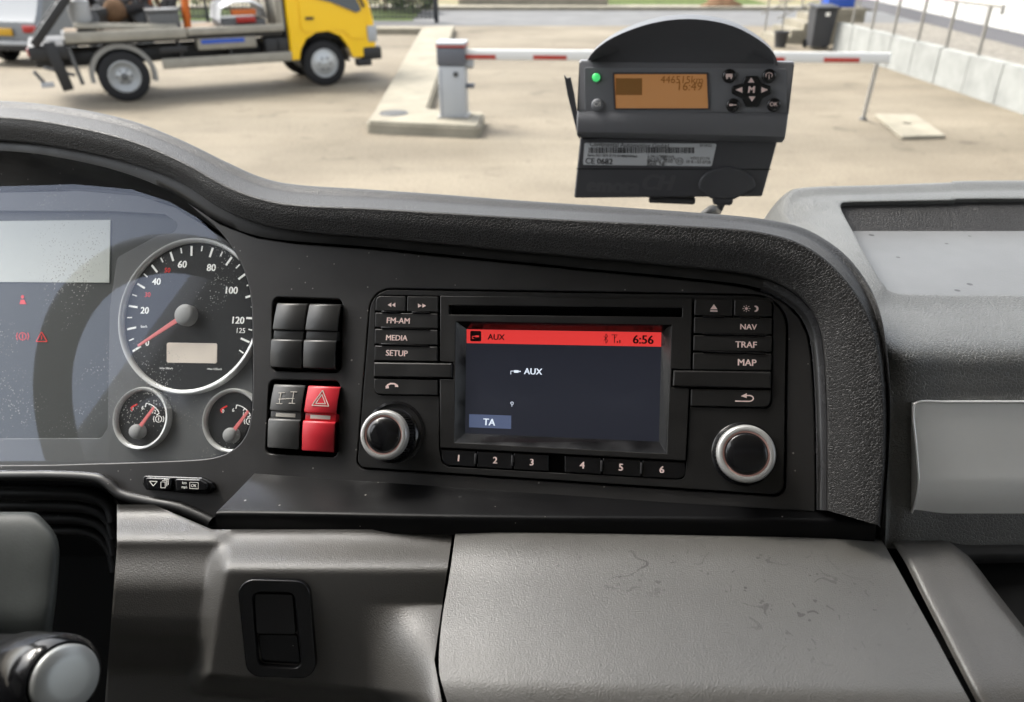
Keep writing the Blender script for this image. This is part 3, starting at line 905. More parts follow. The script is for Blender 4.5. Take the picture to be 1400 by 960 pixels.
# top of the dashboard running on to the windscreen
tp = []
for (y, z) in ((0.47, 2.03), (0.56, 2.005), (0.70, 1.98), (0.86, 1.955)):
    tp.append([Vector((x, y, z - (0.0 if y > .5 else .0))) for x in (-1.0, -0.4, 0.1, 0.6, 1.4)])
link('dashboard_top', autosmooth(grid_mesh(tp), 60), 'leather', dash)

# ---- socket plate with rocker on the lower left block
def lcp(x, y): return at(x, y, D1 * lc(x, y))
sn = (lcp(340, 900) - lcp(420, 800)).cross(lcp(420, 900) - lcp(340, 800)).normalized()
if sn.dot(EYE - lcp(380, 858)) < 0: sn = -sn
SO = lcp(380, 858) + sn * .0012
u_ = (CR - sn * CR.dot(sn)).normalized()
u_ = (u_ * 0.9985 - sn.cross(u_) * 0.03).normalized()
v_ = sn.cross(u_).normalized()
MS = Matrix(((u_.x, v_.x, sn.x, SO.x), (u_.y, v_.y, sn.y, SO.y), (u_.z, v_.z, sn.z, SO.z), (0, 0, 0, 1)))
def SQ(x, y, off=0.0):
    v = onplane(x, y, SO + sn * off, sn) - SO
    return (v.dot(u_), v.dot(v_))
sw = thing('rocker_switch', 'black rocker switch in a rounded black frame on the lower left cover', 'switch', MS)
fo = rpoly([SQ(*p) for p in [(325, 790), (424, 793), (435, 926), (339, 923)]], 0.0075, 8)
fi = rpoly([SQ(*p) for p in [(346, 808), (403, 809), (414, 912), (354, 908)]], 0.0035, 6)
plate('frame', fo, 'gloss_black', sw, MS, [fi], -0.002, 0.0022, 0.0008, 3)
plate('well', rpoly([SQ(*p) for p in [(340, 803), (408, 804), (420, 917), (349, 914)]], .003), 'deep_black', sw, MS, (), -0.004, -0.0035, 0)
c1 = SQ(376, 836); c2 = SQ(384, 888)
rk = rpoly([SQ(*p) for p in [(348, 810), (401, 811), (406, 866), (352, 865)]], 0.0015)
plate('rocker_half', rk, 'gloss_black', sw, MS @ Matrix.Translation((0, 0, 0.0012)) @ Matrix.Rotation(R(-4), 4, 'X'), (), -0.003, 0.001, 0.0006)
rk = rpoly([SQ(*p) for p in [(352, 866.5), (406, 867.5), (411, 910), (357, 907)]], 0.0015)
plate('rocker_half', rk, 'gloss_black', sw, MS @ Matrix.Translation((0, 0, -0.0005)) @ Matrix.Rotation(R(5), 4, 'X'), (), -0.003, 0.001, 0.0006)

# ---- two-switch banks on the facia
def quad(a, off=0.0, r=0.001): return rpoly(qs(a, off), r)
def rocker(name, label, px, split, mat_, group=None, lens=True):
    """px: left, top, right, bottom measured on the raised face; two tilted halves meeting at a waist"""
    (x0, y0, x1, y1) = px
    z = 0.0045
    a, b_, c, d = Q(x0, y0, z), Q(x1, y0 + 1, z), Q(x1 - 2, y1 + 1, z), Q(x0 - 2, y1, z)
    cxq = (a[0] + b_[0] + c[0] + d[0]) / 4
    wq = ((b_[0] - a[0]) + (c[0] - d[0])) / 2
    yt, yb = (a[1] + b_[1]) / 2, (c[1] + d[1]) / 2
    hq = yt - yb
    root = thing(name, label, 'switch', MP @ Matrix.Translation((cxq, yb, 0)), group)
    # side profile (v, z) of the rocker
    m0, m1 = yt - hq * split[0], yt - hq * split[1]
    def half(v0, v1, z0, z1, nm):
        prof = [(v0, -0.006), (v0, z0 - .0012), (v0 - .0004, z0 - .0004), (v0 - .0014, z0)]
        if v1 < v0:
            prof += [((v0 + v1) / 2, (z0 + z1) / 2 + .0003), (v1 + .0012, z1), (v1 + .0003, z1 - .0003), (v1, z1 - .001), (v1, -0.006)]
        w = wq / 2
        rows = []
        for (xx, ins) in ((-w, .0006), (-w + .0006, 0), (0, -.0002), (w - .0006, 0), (w, .0006)):
            rows.append([Vector((cxq + xx, p[0], p[1] - (ins if p[1] > -.005 else 0))) for p in prof])
        me = grid_mesh(rows)
        bm = bmesh.new(); bm.from_mesh(me)
        bmesh.ops.holes_fill(bm, edges=[e for e in bm.edges if e.is_boundary], sides=0)
        me = autosmooth(bm_mesh(bm), 45)
        me.transform(MP)
        return link(nm, me, mat_, root)
    up = half(yt, m0, 0.0030, 0.0050, 'rocker_half')
    lo = half(m1, yb, 0.0055, 0.0038, 'rocker_half')
    ws = box('waist', (cxq, (m0 + m1) / 2, -0.0005), (wq - .0008, m0 - m1, 0.008), mat_, root, MP, 0.0004)
    if lens:
        box('indicator', (cxq, (m0 + m1) / 2, 0.0036), (wq * 0.62, (m0 - m1) * 0.5, 0.0006), 'print_beige', root, MP, 0.0001)
    return root, cxq, wq, yt, yb, m0, m1
rocker('rocker_switch', 'plain black rocker switch without a symbol, beside the instrument cluster', (373, 413, 415.5, 502), (0.43, 0.57), 'switch_dark', 'blank rocker switches', False)
rocker('rocker_switch', 'plain black rocker switch without a symbol, on the side nearer the radio', (417.5, 414, 461.5, 503), (0.43, 0.57), 'switch_dark', 'blank rocker switches', False)
ax, cxq, wq, yt, yb, m0, m1 = rocker('rocker_switch', 'grey rocker switch with an axle lock symbol, next to the red hazard switch', (369, 525, 412, 613), (0.42, 0.54), 'switch_grey')
# axle symbol
def tilt(cy, yt, m0):
    k = -0.0020 / (yt - m0)
    return Matrix(((1, 0, 0, 0), (0, 1, 0, 0), (0, k, 1, -k * cy), (0, 0, 0, 1)))
cy = (yt + m0) / 2
def seg2(x0, y0, x1, y1, w=.00035): return stroke([(x0, y0), (x1, y1)], w)
k = .0048
join_plates('axle_symbol', [seg2(cxq - k, cy - .001, cxq + k, cy - .0002), seg2(cxq - k * .8, cy - .0035, cxq - k * .8, cy + .0025), seg2(cxq - k * 1.1, cy + .0025, cxq - k * .3, cy + .0028), seg2(cxq - k * 1.2, cy - .0035, cxq - k * .4, cy - .0035),
            seg2(cxq + k * .8, cy - .0030, cxq + k * .8, cy + .0035), seg2(cxq + k * .4, cy + .0035, cxq + k * 1.2, cy + .0035), seg2(cxq + k * .4, cy - .003, cxq + k * 1.2, cy - .003)], 'print_beige', ax, MP @ tilt(cy, yt, m0), 0.0043, 0.0047)
hz, cxq, wq, yt, yb, m0, m1 = rocker('rocker_switch', 'bright red hazard warning switch with a double triangle symbol', (416, 527, 460, 617), (0.42, 0.54), 'switch_red')
cy = (yt + m0) / 2 - .0006
def tri(r, w):
    P = [(cxq + r * math.cos(R(a)), cy + r * math.sin(R(a))) for a in (90, 210, 330)]
    return [stroke([P[i], P[(i + 1) % 3]], w) for i in range(3)]
join_plates('hazard_symbol', tri(.0058, .0004) + tri(.0034, .0004), 'print_beige', hz, MP @ tilt(cy, yt, m0), 0.0043, 0.0047)

# ================================================================== RADIO
radio = thing('radio', 'black built-in radio with a lit colour screen between two silver-ringed knobs', 'radio', MP @ Matrix.Translation((0, rad_q[2][1], 0)))
def inset(pts, k):
    cxx = sum(p[0] for p in pts) / len(pts); cyy = sum(p[1] for p in pts) / len(pts)
    out = []
    for p in pts:
        dx, dy = p[0] - cxx, p[1] - cyy
        out.append((p[0] - math.copysign(k, dx), p[1] - math.copysign(k, dy)))
    return out
rad_o = rpoly(inset(rad_q, 0.0011), [0.0115, 0.0165, 0.0055, 0.0045], 10)
plate('base', rpoly(inset(rad_q, 0.0014), .003), 'deep_black', radio, MP, (), -0.010, -0.0045, 0)
hole = qs([(514, 404), (1057, 409), (1055, 559), (943.5, 557), (939, 631), (936, 655), (925, 656), (615, 638.5), (605, 634), (601, 614), (601.5, 541.5), (513, 540.5)])
plate('face_plate', rad_o, 'button_black', radio, MP, [rpoly(hole, [.003, .003, .004, 0, .0015, .004, .001, .003, .003, 0, 0, .004])], -0.004, 0.0012, 0.0003)
blk = qs([(603.5, 405.5), (946, 409.5), (944, 506), (918.5, 505), (917.5, 529.5), (942, 531.5), (937.5, 630), (603, 612), (603, 519), (621.5, 519.5), (621.5, 495.5), (603, 494.5)])
slot = rpoly(qs([(615, 418.5), (933, 422), (932.5, 434.5), (615, 431)]), .0004)
bez = qs([(624.5, 440.5), (918.5, 445), (911.5, 620.5), (622.5, 605.5)])
plate('centre_plate', blk, 'button_black', radio, MP, [slot, bez], -0.004, 0.0022, 0.0004)
# disc slot: tilted floor
sl = thing
m = link('disc_slot', grid_mesh([[MP @ Vector((*Q(615, 418.5), .0018)), MP @ Vector((*Q(933, 422), .0018))], [MP @ Vector((*Q(616, 427.5), -.0045)), MP @ Vector((*Q(932, 431), -.0045))], [MP @ Vector((*Q(615, 431), -.001)), MP @ Vector((*Q(933, 434.5), -.001))]]), 'gloss_black', radio)
# screen: sloping bezel and display
scr = qs([(637.5, 450), (904.5, 454.2), (900.8, 603.8), (636, 592.5)], -0.0035)
bz = [qs([(624.5, 440.5), (918.5, 445), (911.5, 620.5), (622.5, 605.5)])[i] for i in range(4)]
bev_rows = [[MP @ Vector((*bz[i % 4], 0.0020)) for i in range(5)], [MP @ Vector((*scr[i % 4], -0.0036)) for i in range(5)]]
# four separate slanted faces (mitred corners stay sharp)
vv, ff = [], []
for i in range(4):
    j = (i + 1) % 4
    b0 = len(vv)
    vv += [MP @ Vector((*bz[i], .0020)), MP @ Vector((*bz[j], .0020)), MP @ Vector((*scr[j], -.0036)), MP @ Vector((*scr[i], -.0036))]
    ff.append((b0 + 3, b0 + 2, b0 + 1, b0))
link('screen_bezel', mesh_from(vv, ff), 'satin_black' if 'satin_black' in MAT else 'gloss_black', radio)
ZS = -0.0036
display = plate('screen', scr, 'screen_navy', radio, MP, (), ZS - .002, ZS, 0)
def sp(pts): return qs(pts, ZS)
plate('header_bar', sp([(638, 450.4), (904.2, 454.6), (903.8, 474.2), (638, 469.2)]), 'screen_red', display, MP, (), ZS + .00005, ZS + .0001, 0)
plate('header_icon', rpoly(sp([(643, 452.5), (658, 452.8), (658, 467), (643, 466.8)]), .0008), 'screen_ink', display, MP, (), ZS + .00015, ZS + .0002, 0)
def stext(body, x, y, wpx, mat_, **kw):
    a, b = Q(x - wpx / 2, y, ZS), Q(x + wpx / 2, y, ZS)
    c = Q(x, y, ZS)
    return text('lettering', body, c[0], c[1], ZS + .0002, mat_, display, MP, width=b[0] - a[0], extr=.00005, **kw)
stext('AUX', 678.5, 461, 23, 'screen_ink', bold=.012)
stext('6:56', 879.5, 464.5, 27.5, 'screen_ink', bold=.014)
stext('AUX', 729, 508, 24.5, 'screen_text', bold=.012)
plate('soft_key', sp([(641.5, 566.3), (699, 568.3), (698.8, 586.5), (641.3, 584.2)]), 'screen_box', display, MP, (), ZS + .00005, ZS + .0001, 0)
stext('TA', 669, 577.2, 16, 'screen_text', bold=.012)
def S_(x, y): return Q(x, y, ZS)
def pst(pts, w=.0004): return stroke([S_(*p) for p in pts], w)
join_plates('plug_symbol', [pst([(698.5, 512), (698.5, 507.5), (703, 507.5)], .0004), pst([(703, 508), (709, 508.1)], .0014), pst([(709, 508), (712, 508)], .0006)], 'screen_text', display, MP, ZS + .0002, ZS + .00025)
join_plates('signal_symbol', [pst([(825.5, 459.5), (831, 466)], .0003), pst([(831, 466), (828.3, 469.5)], .0003), pst([(828.3, 469.5), (828.3, 456.5)], .0003), pst([(828.3, 456.5), (831, 460)], .0003), pst([(831, 460), (825.5, 466)], .0003), pst([(840, 458), (840, 469)], .0004), pst([(836, 458), (844, 458), (840, 463)], .0004), pst([(844, 469), (844, 466.5)], .0006), pst([(847.5, 469.3), (847.5, 465)], .0006)], 'screen_ink', display, MP, ZS + .0002, ZS + .00025)
join_plates('icon_plug', [pst([(648, 463), (646, 463), (646, 460), (650, 460)], .0004), pst([(650, 460), (655, 460)], .001)], 'screen_red', display, MP, ZS + .00025, ZS + .0003)
# pin of light at the foot of the screen
join_plates('pin_symbol', [pst([(698, 551), (699.5, 553), (701.5, 553), (702, 550.5), (700, 549.5), (698, 551)], .0003), pst([(700, 553.5), (700, 556)], .0003)], 'screen_text', display, MP, ZS + .0002, ZS + .00025)

def key(a, top=0.0022, mat_='button_black', r=.0006, name='button', bev=.0005):
    return plate(name, rpoly(qs(a), r), mat_, radio, MP, (), -0.004, top, bev)
PK = 'print_pink'
def klabel(parent, body, x, y, wpx, z=.0023, **kw):
    a, b, c = Q(x - wpx / 2, y, z), Q(x + wpx / 2, y, z), Q(x, y, z)
    return text('lettering', body, c[0], c[1], z - .0001, PK, parent, MP, width=b[0] - a[0], extr=.00015, **kw)
def sym(parent, polys, name='symbol', z=.0023):
    return join_plates(name, [[Q(x, y, z) for x, y in p] for p in polys], PK, parent, MP, z - .0001, z + .00008)
def T3(x, y, w, h, d=1): return [(x - d * w / 2, y), (x + d * w / 2, y - h / 2), (x + d * w / 2, y + h / 2)]
# left column
bt = key([(515.5, 405.5), (556.5, 406), (556, 426.8), (515, 426)], r=[.003, .0006, .0006, .0006]); sym(bt, [T3(532.5, 417, 5, 6), T3(538, 417.1, 5, 6)])
bt = key([(558.5, 406), (600.5, 406.5), (600.5, 427.8), (558, 427)]); sym(bt, [T3(574, 418, 5, 6, -1), T3(580, 418.1, 5, 6, -1)])
bt = key([(514.8, 428.3), (600.3, 429.8), (600, 449.8), (514.3, 448.3)]); klabel(bt, 'FM-AM', 544.5, 438.5, 31)
bt = key([(514.3, 450.5), (600, 452), (599.8, 472.5), (514, 471)]); klabel(bt, 'MEDIA', 542.5, 462, 29)
bt = key([(514, 473.3), (599.8, 474.8), (599.6, 495), (513.6, 493.5)]); klabel(bt, 'SETUP', 542.5, 483, 29.5)
key([(513.5, 496), (620, 497.5), (620, 517.5), (513, 516)], top=.0030, bev=.0009, name='wide_bar')
bt = key([(513.4, 518.3), (600, 520), (599.8, 541), (513, 539.3)], r=[.0006, .0006, .0006, .004])
sym(bt, [stroke([(528.5, 529), (530, 526.5), (534, 524.6), (539, 524.8), (543, 527)], 2.2), [(527.3, 527.6), (531.5, 527.6), (531.5, 531), (527.3, 531.3)], [(540, 526), (544, 526.5), (544.5, 529.3), (540, 529)]])
# marker ridges between the left keys
for (x0, x1, y) in ((524, 549, 427.2), (565, 590, 428.2), (523, 589, 449.4), (523, 588, 472)):
    a, b = Q(x0, y), Q(x1, y + .6)
    box('ridge', ((a[0] + b[0]) / 2, (a[1] + b[1]) / 2, .0014), (b[0] - a[0], .0011, .0030), 'gloss_black', radio, MP, .0004)
# right column
bt = key([(949.5, 410), (1001.5, 410.8), (1001, 433), (949, 432)]); sym(bt, [[(976, 416), (981, 423), (971, 423)], [(971, 424.3), (981, 424.5), (981, 426.3), (971, 426.1)]])
bt = key([(1003.5, 410.9), (1055, 411.5), (1055, 433.8), (1003, 433)], r=[.0006, .003, .0006, .0006])
suns = [[(1020.5 + 2.0 * math.cos(a), 422 + 2.0 * math.sin(a)) for a in [k * math.pi / 4 for k in range(8)]]]
for kk in range(8):
    a = kk * math.pi / 4
    suns.append(stroke([(1020.5 + 3 * math.cos(a), 422 + 3 * math.sin(a)), (1020.5 + 5.5 * math.cos(a), 422 + 4.6 * math.sin(a))], .8))
moon = [(1033 + 4 * math.cos(a), 422.2 + 4.2 * math.sin(a)) for a in [R(-110 + 22 * k) for k in range(11)]] + [(1030.8 + 3.4 * math.cos(a), 422.2 + 3.0 * math.sin(a)) for a in [R(80 - 20 * k) for k in range(9)]]
sym(bt, suns + [moon])
bt = key([(949, 434.3), (1055, 435.8), (1054.8, 458), (948.3, 456.5)]); klabel(bt, 'NAV', 1023.5, 447, 22.5)
bt = key([(948.2, 459), (1054.8, 460.3), (1054.4, 482), (947.6, 480.6)]); klabel(bt, 'TRAF', 1020, 471.3, 29)
bt = key([(947.5, 483), (1054.4, 484.5), (1054, 507.5), (947, 506)]); klabel(bt, 'MAP', 1021.5, 495.8, 25)
key([(920.5, 507), (1054, 509), (1053.6, 532), (919.5, 529)], top=.0030, bev=.0009, name='wide_bar')
bt = key([(944.5, 532.3), (1053.6, 534), (1053, 557.5), (944, 555.5)], r=[.0006, .0006, .004, .0006])
arc = [(1005, 548.5), (1024, 548.8)] + [(1024 + 6 * math.sin(R(a)), 544.8 + 4 * math.cos(R(a))) for a in range(0, 181, 20)] + [(1018, 540.8)]
sym(bt, [stroke(arc, 1.6), [(1013, 541.6), (1021, 537.5), (1021, 544.5)]])
for (x0, x1, y) in ((960, 990, 433.4), (1010, 1039, 434.2), (960, 1046, 457.6), (960, 1046, 482)):
    a, b = Q(x0, y), Q(x1, y + .8)
    box('ridge', ((a[0] + b[0]) / 2, (a[1] + b[1]) / 2, .0014), (b[0] - a[0], .0009, .0028), 'gloss_black', radio, MP, .0003)
# preset keys 1 to 6
def line(x): return 613.4 + (x - 603) * 0.0545     # top edge of the row
def lineb(x): return 637.6 + (x - 615) * 0.0585    # bottom edge
pre = [(604, 650.3, '1', 627), (653, 700.5, '2', 677), (703, 750.5, '3', 727), (772.5, 821.5, '4', 796), (824.5, 875.5, '5', 849), (878.5, 937, '6', 905)]
for i, (xa, xb, s_, xt) in enumerate(pre):
    rr = .0005
    if i == 0: rr = [.0005, .0005, .0005, .0045]
    if i == 5: rr = [.0005, .0005, .0045, .0005]
    bt = key([(xa, line(xa) + .6), (xb, line(xb) + .6), (xb, lineb(xb) - 1), (xa if i else xa + 2, lineb(xa) - 1)], top=.0015, mat_='gloss_black', r=rr)
    c = Q(xt, (line(xt) + lineb(xt)) / 2, .0016); text('lettering', s_, c[0], c[1], .0015, PK, bt, MP, height=.0034, extr=.00015, bold=.018)
for x in (651.6, 701.8, 823, 877):
    a = Q(x, line(x) + 4); b = Q(x, lineb(x) - 5)
    box('divider', (a[0], (a[1] + b[1]) / 2, .0012), (.0012, a[1] - b[1], .0026), 'satin_trim', radio, MP, .0004)
# knobs
def knob(fx, fy, h, r):
    c = Q(fx, fy, h)
    root = thing
    K = MP @ Matrix.Translation((c[0], c[1], 0))
    body = lathe('knob', [(r * 1.12, 0.0005), (r * 1.12, .002), (r * 1.04, .003), (r * 1.0, .004), (r * .985, h - .004), (r * .95, h - .003), (0.0, h - .003)], 'gloss_black', radio, K, 40)
    # grip flutes round the skirt
    bm = bmesh.new()
    for kk in range(48):
        a = 2 * math.pi * kk / 48
        add_box(bm, ((r * .99) * math.cos(a), (r * .99) * math.sin(a), h * .45), (.0006, .0007, h * .55), Matrix.Rotation(a, 3, 'Z'), 0)
    me = bm_mesh(bm); me.transform(K)
    o = link('grip_flutes', me, 'button_black', body); o['kind'] = 'stuff'
    lathe('ring', [(r * .98, h - .0050), (r * 1.0, h - .0042), (r * 1.0, h - .0026), (r * .97, h - .0010), (r * .92, h - .0002), (r * .86, h), (r * .80, h - .0001), (r * .785, h - .0008), (r * .77, h - .002)], 'silver_ring', body, K, 56, 60)
    lathe('glow_ring', [(r * .775, h - .0024), (r * .775, h - .0011), (r * .73, h - .0011), (r * .73, h - .0024)], 'glow_ring', body, K, 48)
    lathe('cap', [(r * .735, h - .003), (r * .725, h - .0009), (r * .66, h + .0002), (r * .4, h + .0010), (0.0, h + .0013)], 'gloss_black', body, K, 48, 60)
knob(523.3, 594.5, .0165, .01330)
knob(1020.5, 620.5, .0150, .01400)
lathe('knob_collar', [(.0170, -.0005), (.0170, .0017), (.0155, .0021)], 'gloss_black', radio, MP @ Matrix.Translation((*Q(541, 591), 0)), 40)

# ================================================================== INSTRUMENT CLUSTER
ZC = -0.020
clu = thing('instrument_cluster', 'grey instrument cluster with chrome-ringed speedometer and two air pressure gauges behind glass', 'instrument cluster', MP @ Matrix.Translation((*Q(150, 640), ZC)))
cl_out = [(-420, 268), (0, 263), (110, 261), (190, 268), (240, 284), (300, 322), (372, 372), (372, 640), (250, 648), (-420, 650)]
plate('face_panel', qs(cl_out, ZC), 'cluster_grey', clu, MP, [rpoly(qs([(-419, 287), (150, 289), (225, 293), (245, 306), (238, 318), (215, 322), (160, 352), (150, 420), (147, 585), (138, 599), (-419, 601)], ZC), .004)], ZC - .002, ZC, .0004)
disp = plate('display_panel', qs([(-418, 275), (262, 285), (262, 610), (-418, 610)], ZC), 'display_dark', clu, MP, (), ZC - .004, ZC - .003, 0)
plate('display_screen', qs([(-100, 303), (150.5, 300.5), (149, 386.5), (-100, 385)], ZC - .002), 'lcd_grey', disp, MP, (), ZC - .003, ZC - .0022, .0002)
def cq(x, y, z=ZC): return Q(x, y, z)
# warning lamps
zl = ZC - .0026
def cst(pts, w=.0005, z=zl): return stroke([Q(*p, z) for p in pts], w)
join_plates('belt_lamp', [[Q(31 + 2.2 * math.cos(R(a)), 406 + 2.4 * math.sin(R(a)), zl) for a in range(0, 360, 45)], [Q(*p, zl) for p in [(27, 416), (28.5, 410), (33.5, 410), (36, 416)]]], 'warn_red', disp, MP, zl, zl + .0002)
join_plates('brake_lamp', [cst([(31 + 5 * math.cos(R(a)), 460 + 5 * math.sin(R(a))) for a in range(0, 361, 30)], .0005), cst([(24, 455), (22.5, 460), (24, 465)], .0005), cst([(38, 455), (39.5, 460), (38, 465)], .0005), cst([(31, 457), (31, 463)], .0007)], 'warn_red', disp, MP, zl, zl + .0002)
join_plates('warning_lamp', [cst([(57, 454), (64.5, 467)], .0005), cst([(64.5, 467), (49.5, 467)], .0005), cst([(49.5, 467), (57, 454)], .0005), cst([(57, 459), (57, 464)], .0005)], 'warn_red', disp, MP, zl, zl + .0002)
# speedometer
c0 = cq(258.5, 431, ZC + .003)
RS = 0.0478
def dial(parent_name, c, r, ringw):
    K = MP @ Matrix.Translation((c[0], c[1], ZC))
    d = lathe(parent_name, [(r * .985, .0002), (r * .985, .0012), (0.0, .0012)], 'dial_black', clu, K, 64)
    lathe('ring', [(r - ringw * .5, .0012), (r - ringw * .5, .0032), (r - ringw * .2, .0044), (r + ringw * .25, .0044), (r + ringw * .5, .0030), (r + ringw * .5, .0)], 'chrome', d, K, 80, 60)
    return d, K
spd, KS = dial('speedometer', c0, RS, .0031)
# ticks
def ang_of(v): return R(212 - v * (242.0 / 125.0))
tk = []
for v in range(0, 126, 5):
    a = ang_of(v)
    big = v % 10 == 0
    r1, r0 = RS * .93, RS * (.80 if big else .86)
    w = .0012 if big else .0007
    tk.append(stroke([(c0[0] + r0 * math.cos(a), c0[1] + r0 * math.sin(a)), (c0[0] + r1 * math.cos(a), c0[1] + r1 * math.sin(a))], w))
o = join_plates('tick_marks', tk, 'dial_print', spd, MP, ZC + .0013, ZC + .0017); o['kind'] = 'stuff'
def ctext(parent, body, x, y, hpx, mat_, z=ZC + .0014, **kw):
    kw.setdefault('bold', .012 if hpx > 7 else 0)
    c = Q(x, y, z); a, b = Q(x, y - hpx / 2, z), Q(x, y + hpx / 2, z)
    return text('numeral', body, c[0], c[1], z, mat_, parent, MP, height=abs(a[1] - b[1]), extr=.0001, **kw)
for body, x, y, h, mm in (('20', 198, 424.5, 9, 'dial_print'), ('40', 214, 385, 9, 'dial_print'), ('60', 249.5, 361.5, 9.5, 'dial_print'), ('80', 289, 366, 9.5, 'dial_print'), ('100', 317, 397, 9.5, 'dial_print'), ('120', 326, 438, 9.5, 'dial_print'), ('125', 329.5, 452, 7, 'dial_print'), ('30', 202, 403, 6.5, 'warn_red'), ('50', 229, 369.5, 6.5, 'warn_red'), ('0', 201.5, 469, 8, 'dial_print'), ('km/h', 197, 446.5, 3.5, 'dial_print')):
    ctext(spd, body, x, y, h, mm)
ctext(spd, '-tmax 50km/h', 227, 503.5, 2.6, 'dial_print', bold=0)
ctext(spd, '-tmax 125km/h', 293, 504.5, 2.6, 'dial_print', bold=0)
plate('trip_display', rpoly(qs([(228, 468.5), (297, 469.5), (296.5, 497), (228, 496)], ZC + .0015), .0012), 'lcd_warm', spd, MP, (), ZC + .0012, ZC + .0017, .0002)
def needle(parent, hub, tip, w0, w1, rh, zz):
    h, t = Vector(Q(*hub, zz)), Vector(Q(*tip, zz))
    d = (t - h).normalized(); nn = Vector((-d.y, d.x))
    p = [h + nn * w0 / 2, t + nn * w1 / 2, t - nn * w1 / 2, h - nn * w0 / 2]
    nd = plate('needle', [x[:] for x in p], 'needle_red', parent, MP, (), zz - .0008, zz, .0003)
    lathe('hub', [(rh, -.004), (rh, .0004), (rh * .93, .0012), (rh * .7, .0018), (0, .0021)], 'hub_grey', parent, MP @ Matrix.Translation((h.x, h.y, zz)), 36, 50)
needle(spd, (252.5, 430.5), (188, 473), .0035, .0016, .0066, ZC + .007)
def gauge(cx_, cy_, hubp, tipp, k):
    c = Q(cx_, cy_, ZC + .003)
    g, K = dial('pressure_gauge', c, .0182, .0024)
    z = ZC + .0014
    r_ = .0105
    def P(a, rr): return (c[0] + rr * math.cos(R(a)), c[1] - .004 + rr * math.sin(R(a)))
    join_plates('scale_arc', [stroke([P(a, .0135) for a in range(85, 34, -6)], .0005), stroke([P(85, .0135), P(85, .0112)], .0005), stroke([P(60, .0135), P(60, .0118)], .0005), stroke([P(35, .0135), P(35, .0112)], .0005)], 'dial_print', g, MP, z, z + .0002)
    join_plates('red_zone', [stroke([P(a, .0135) for a in range(132, 108, -5)], .0009), stroke([P(132, .0135), P(134, .0115)], .0007)], 'warn_red', g, MP, z, z + .0002)
    for body, dx, dy in (('0', -12, -13), ('6', 2, -14.5), ('12', 18, -9)):
        ctext(g, body, cx_ + dx, cy_ + dy, 5.2, 'dial_print')
    bx_, by_ = cx_ + 24, cy_ + 1
    join_plates('brake_symbol', [stroke([Q(bx_ + 4.4 * math.cos(R(a)), by_ + 4.4 * math.sin(R(a)), z) for a in range(0, 361, 30)], .0004), stroke([Q(bx_ - 6, by_ - 4, z), Q(bx_ - 7.2, by_, z), Q(bx_ - 6, by_ + 4, z)], .0004), stroke([Q(bx_ + 6, by_ - 4, z), Q(bx_ + 7.2, by_, z), Q(bx_ + 6, by_ + 4, z)], .0004), stroke([Q(bx_, by_ - 2, z), Q(bx_, by_ + 2, z)], .0005)], 'dial_print', g, MP, z, z + .0002)
    needle(g, hubp, tipp, .0028, .0017, .0044, ZC + .0065)
gauge(193, 572, (186, 590), (210, 557), 0)
gauge(317, 575, (314.5, 595), (339, 562), 1)
# cowl above the cluster: from the lip back to the face
cw0 = [p for p in L_px if p[0] <= 350]
cw1 = [(-420, 264), (-200, 263), (0, 262), (100, 259), (180, 264), (232, 279), (280, 303), (334, 345)]
A_ = [pp(*p, -.002) for p in cw0]
B_ = [pp(*p, ZC) for p in cw1]
A_ = [Vector(p) for p in catmull([list(p) for p in A_], 50)]
B_ = [Vector(p) for p in catmull([list(p) for p in B_], 50)]
link('cowl', autosmooth(grid_mesh([A_, [a.lerp(b, .5) + PV * .004 for a, b in zip(A_, B_)], B_]), 70), 'black_plastic', clu)
# small cut-out catch in the cowl
a = Q(192, 252, -.010)
# side wall of the opening between facia and face
si = [pp(*p, -.003) for p in fac_in]
so = [pp(p[0], p[1], -.003) - PN * (0.0 - ZC) * 1.0 for p in fac_in]
so = [MP @ Vector((*Q(p[0], p[1], -.003), ZC + .0005)) for p in fac_in]
link('side_wall', autosmooth(grid_mesh([si, so]), 60), 'black_plastic', clu)
# cover glass
gl = qs([(-415, 258), (0, 255), (100, 252), (180, 259), (232, 276), (270, 298), (310, 335), (336, 382), (343, 415), (344, 470), (344, 540), (341, 575), (333, 598), (317, 614), (290, 624), (240, 629), (-415, 634)], -.007)
link('cover_glass', mesh_from([MP @ Vector((*p, -.007)) for p in gl], [tuple(range(len(gl)))[::-1]]), 'cluster_pane', clu)
# two menu keys under the cluster
pod = plate('key_pod', rpoly(qs([(196, 650), (276, 653), (290, 660), (293, 668), (284, 675), (262, 675), (200, 670), (195, 662)], .003), .0018), 'gloss_black', clu, MP, (), -.001, .0035, .0008)
kb = plate('menu_key', rpoly(qs([(199, 652.5), (235, 654), (234, 670.5), (203, 668.5)], .005), .0012), 'gloss_black', clu, MP, (), .003, .0058, .0008)
z = .0059
def kcl(pts, w=.0003): return closed([Q(*p, z) for p in pts], w)
def kst(pts, w=.00035): return stroke([Q(*p, z) for p in pts], w)
join_plates('menu_symbol', kcl([(204.5, 658), (215, 658.3), (209.5, 664.5)], .0004) + kcl([(220, 659), (226, 659), (226, 667), (220, 667)]) + [kst([(222, 657), (228, 657)]), kst([(228, 657), (228, 665)]), kst([(224, 655.3), (230, 655.3)]), kst([(230, 655.3), (230, 663)])], 'print_white', kb, MP, z - .0001, z + .0001)
kb = plate('menu_key', rpoly(qs([(240, 654.3), (274, 655.5), (284, 661), (284, 671), (241, 671.5)], .005), .0012), 'gloss_black', clu, MP, (), .003, .0058, .0008)
c = Q(252, 660, z); text('lettering', 'km', c[0], c[1], z - .0001, 'print_white', kb, MP, height=.0016, extr=.0001, bold=0)
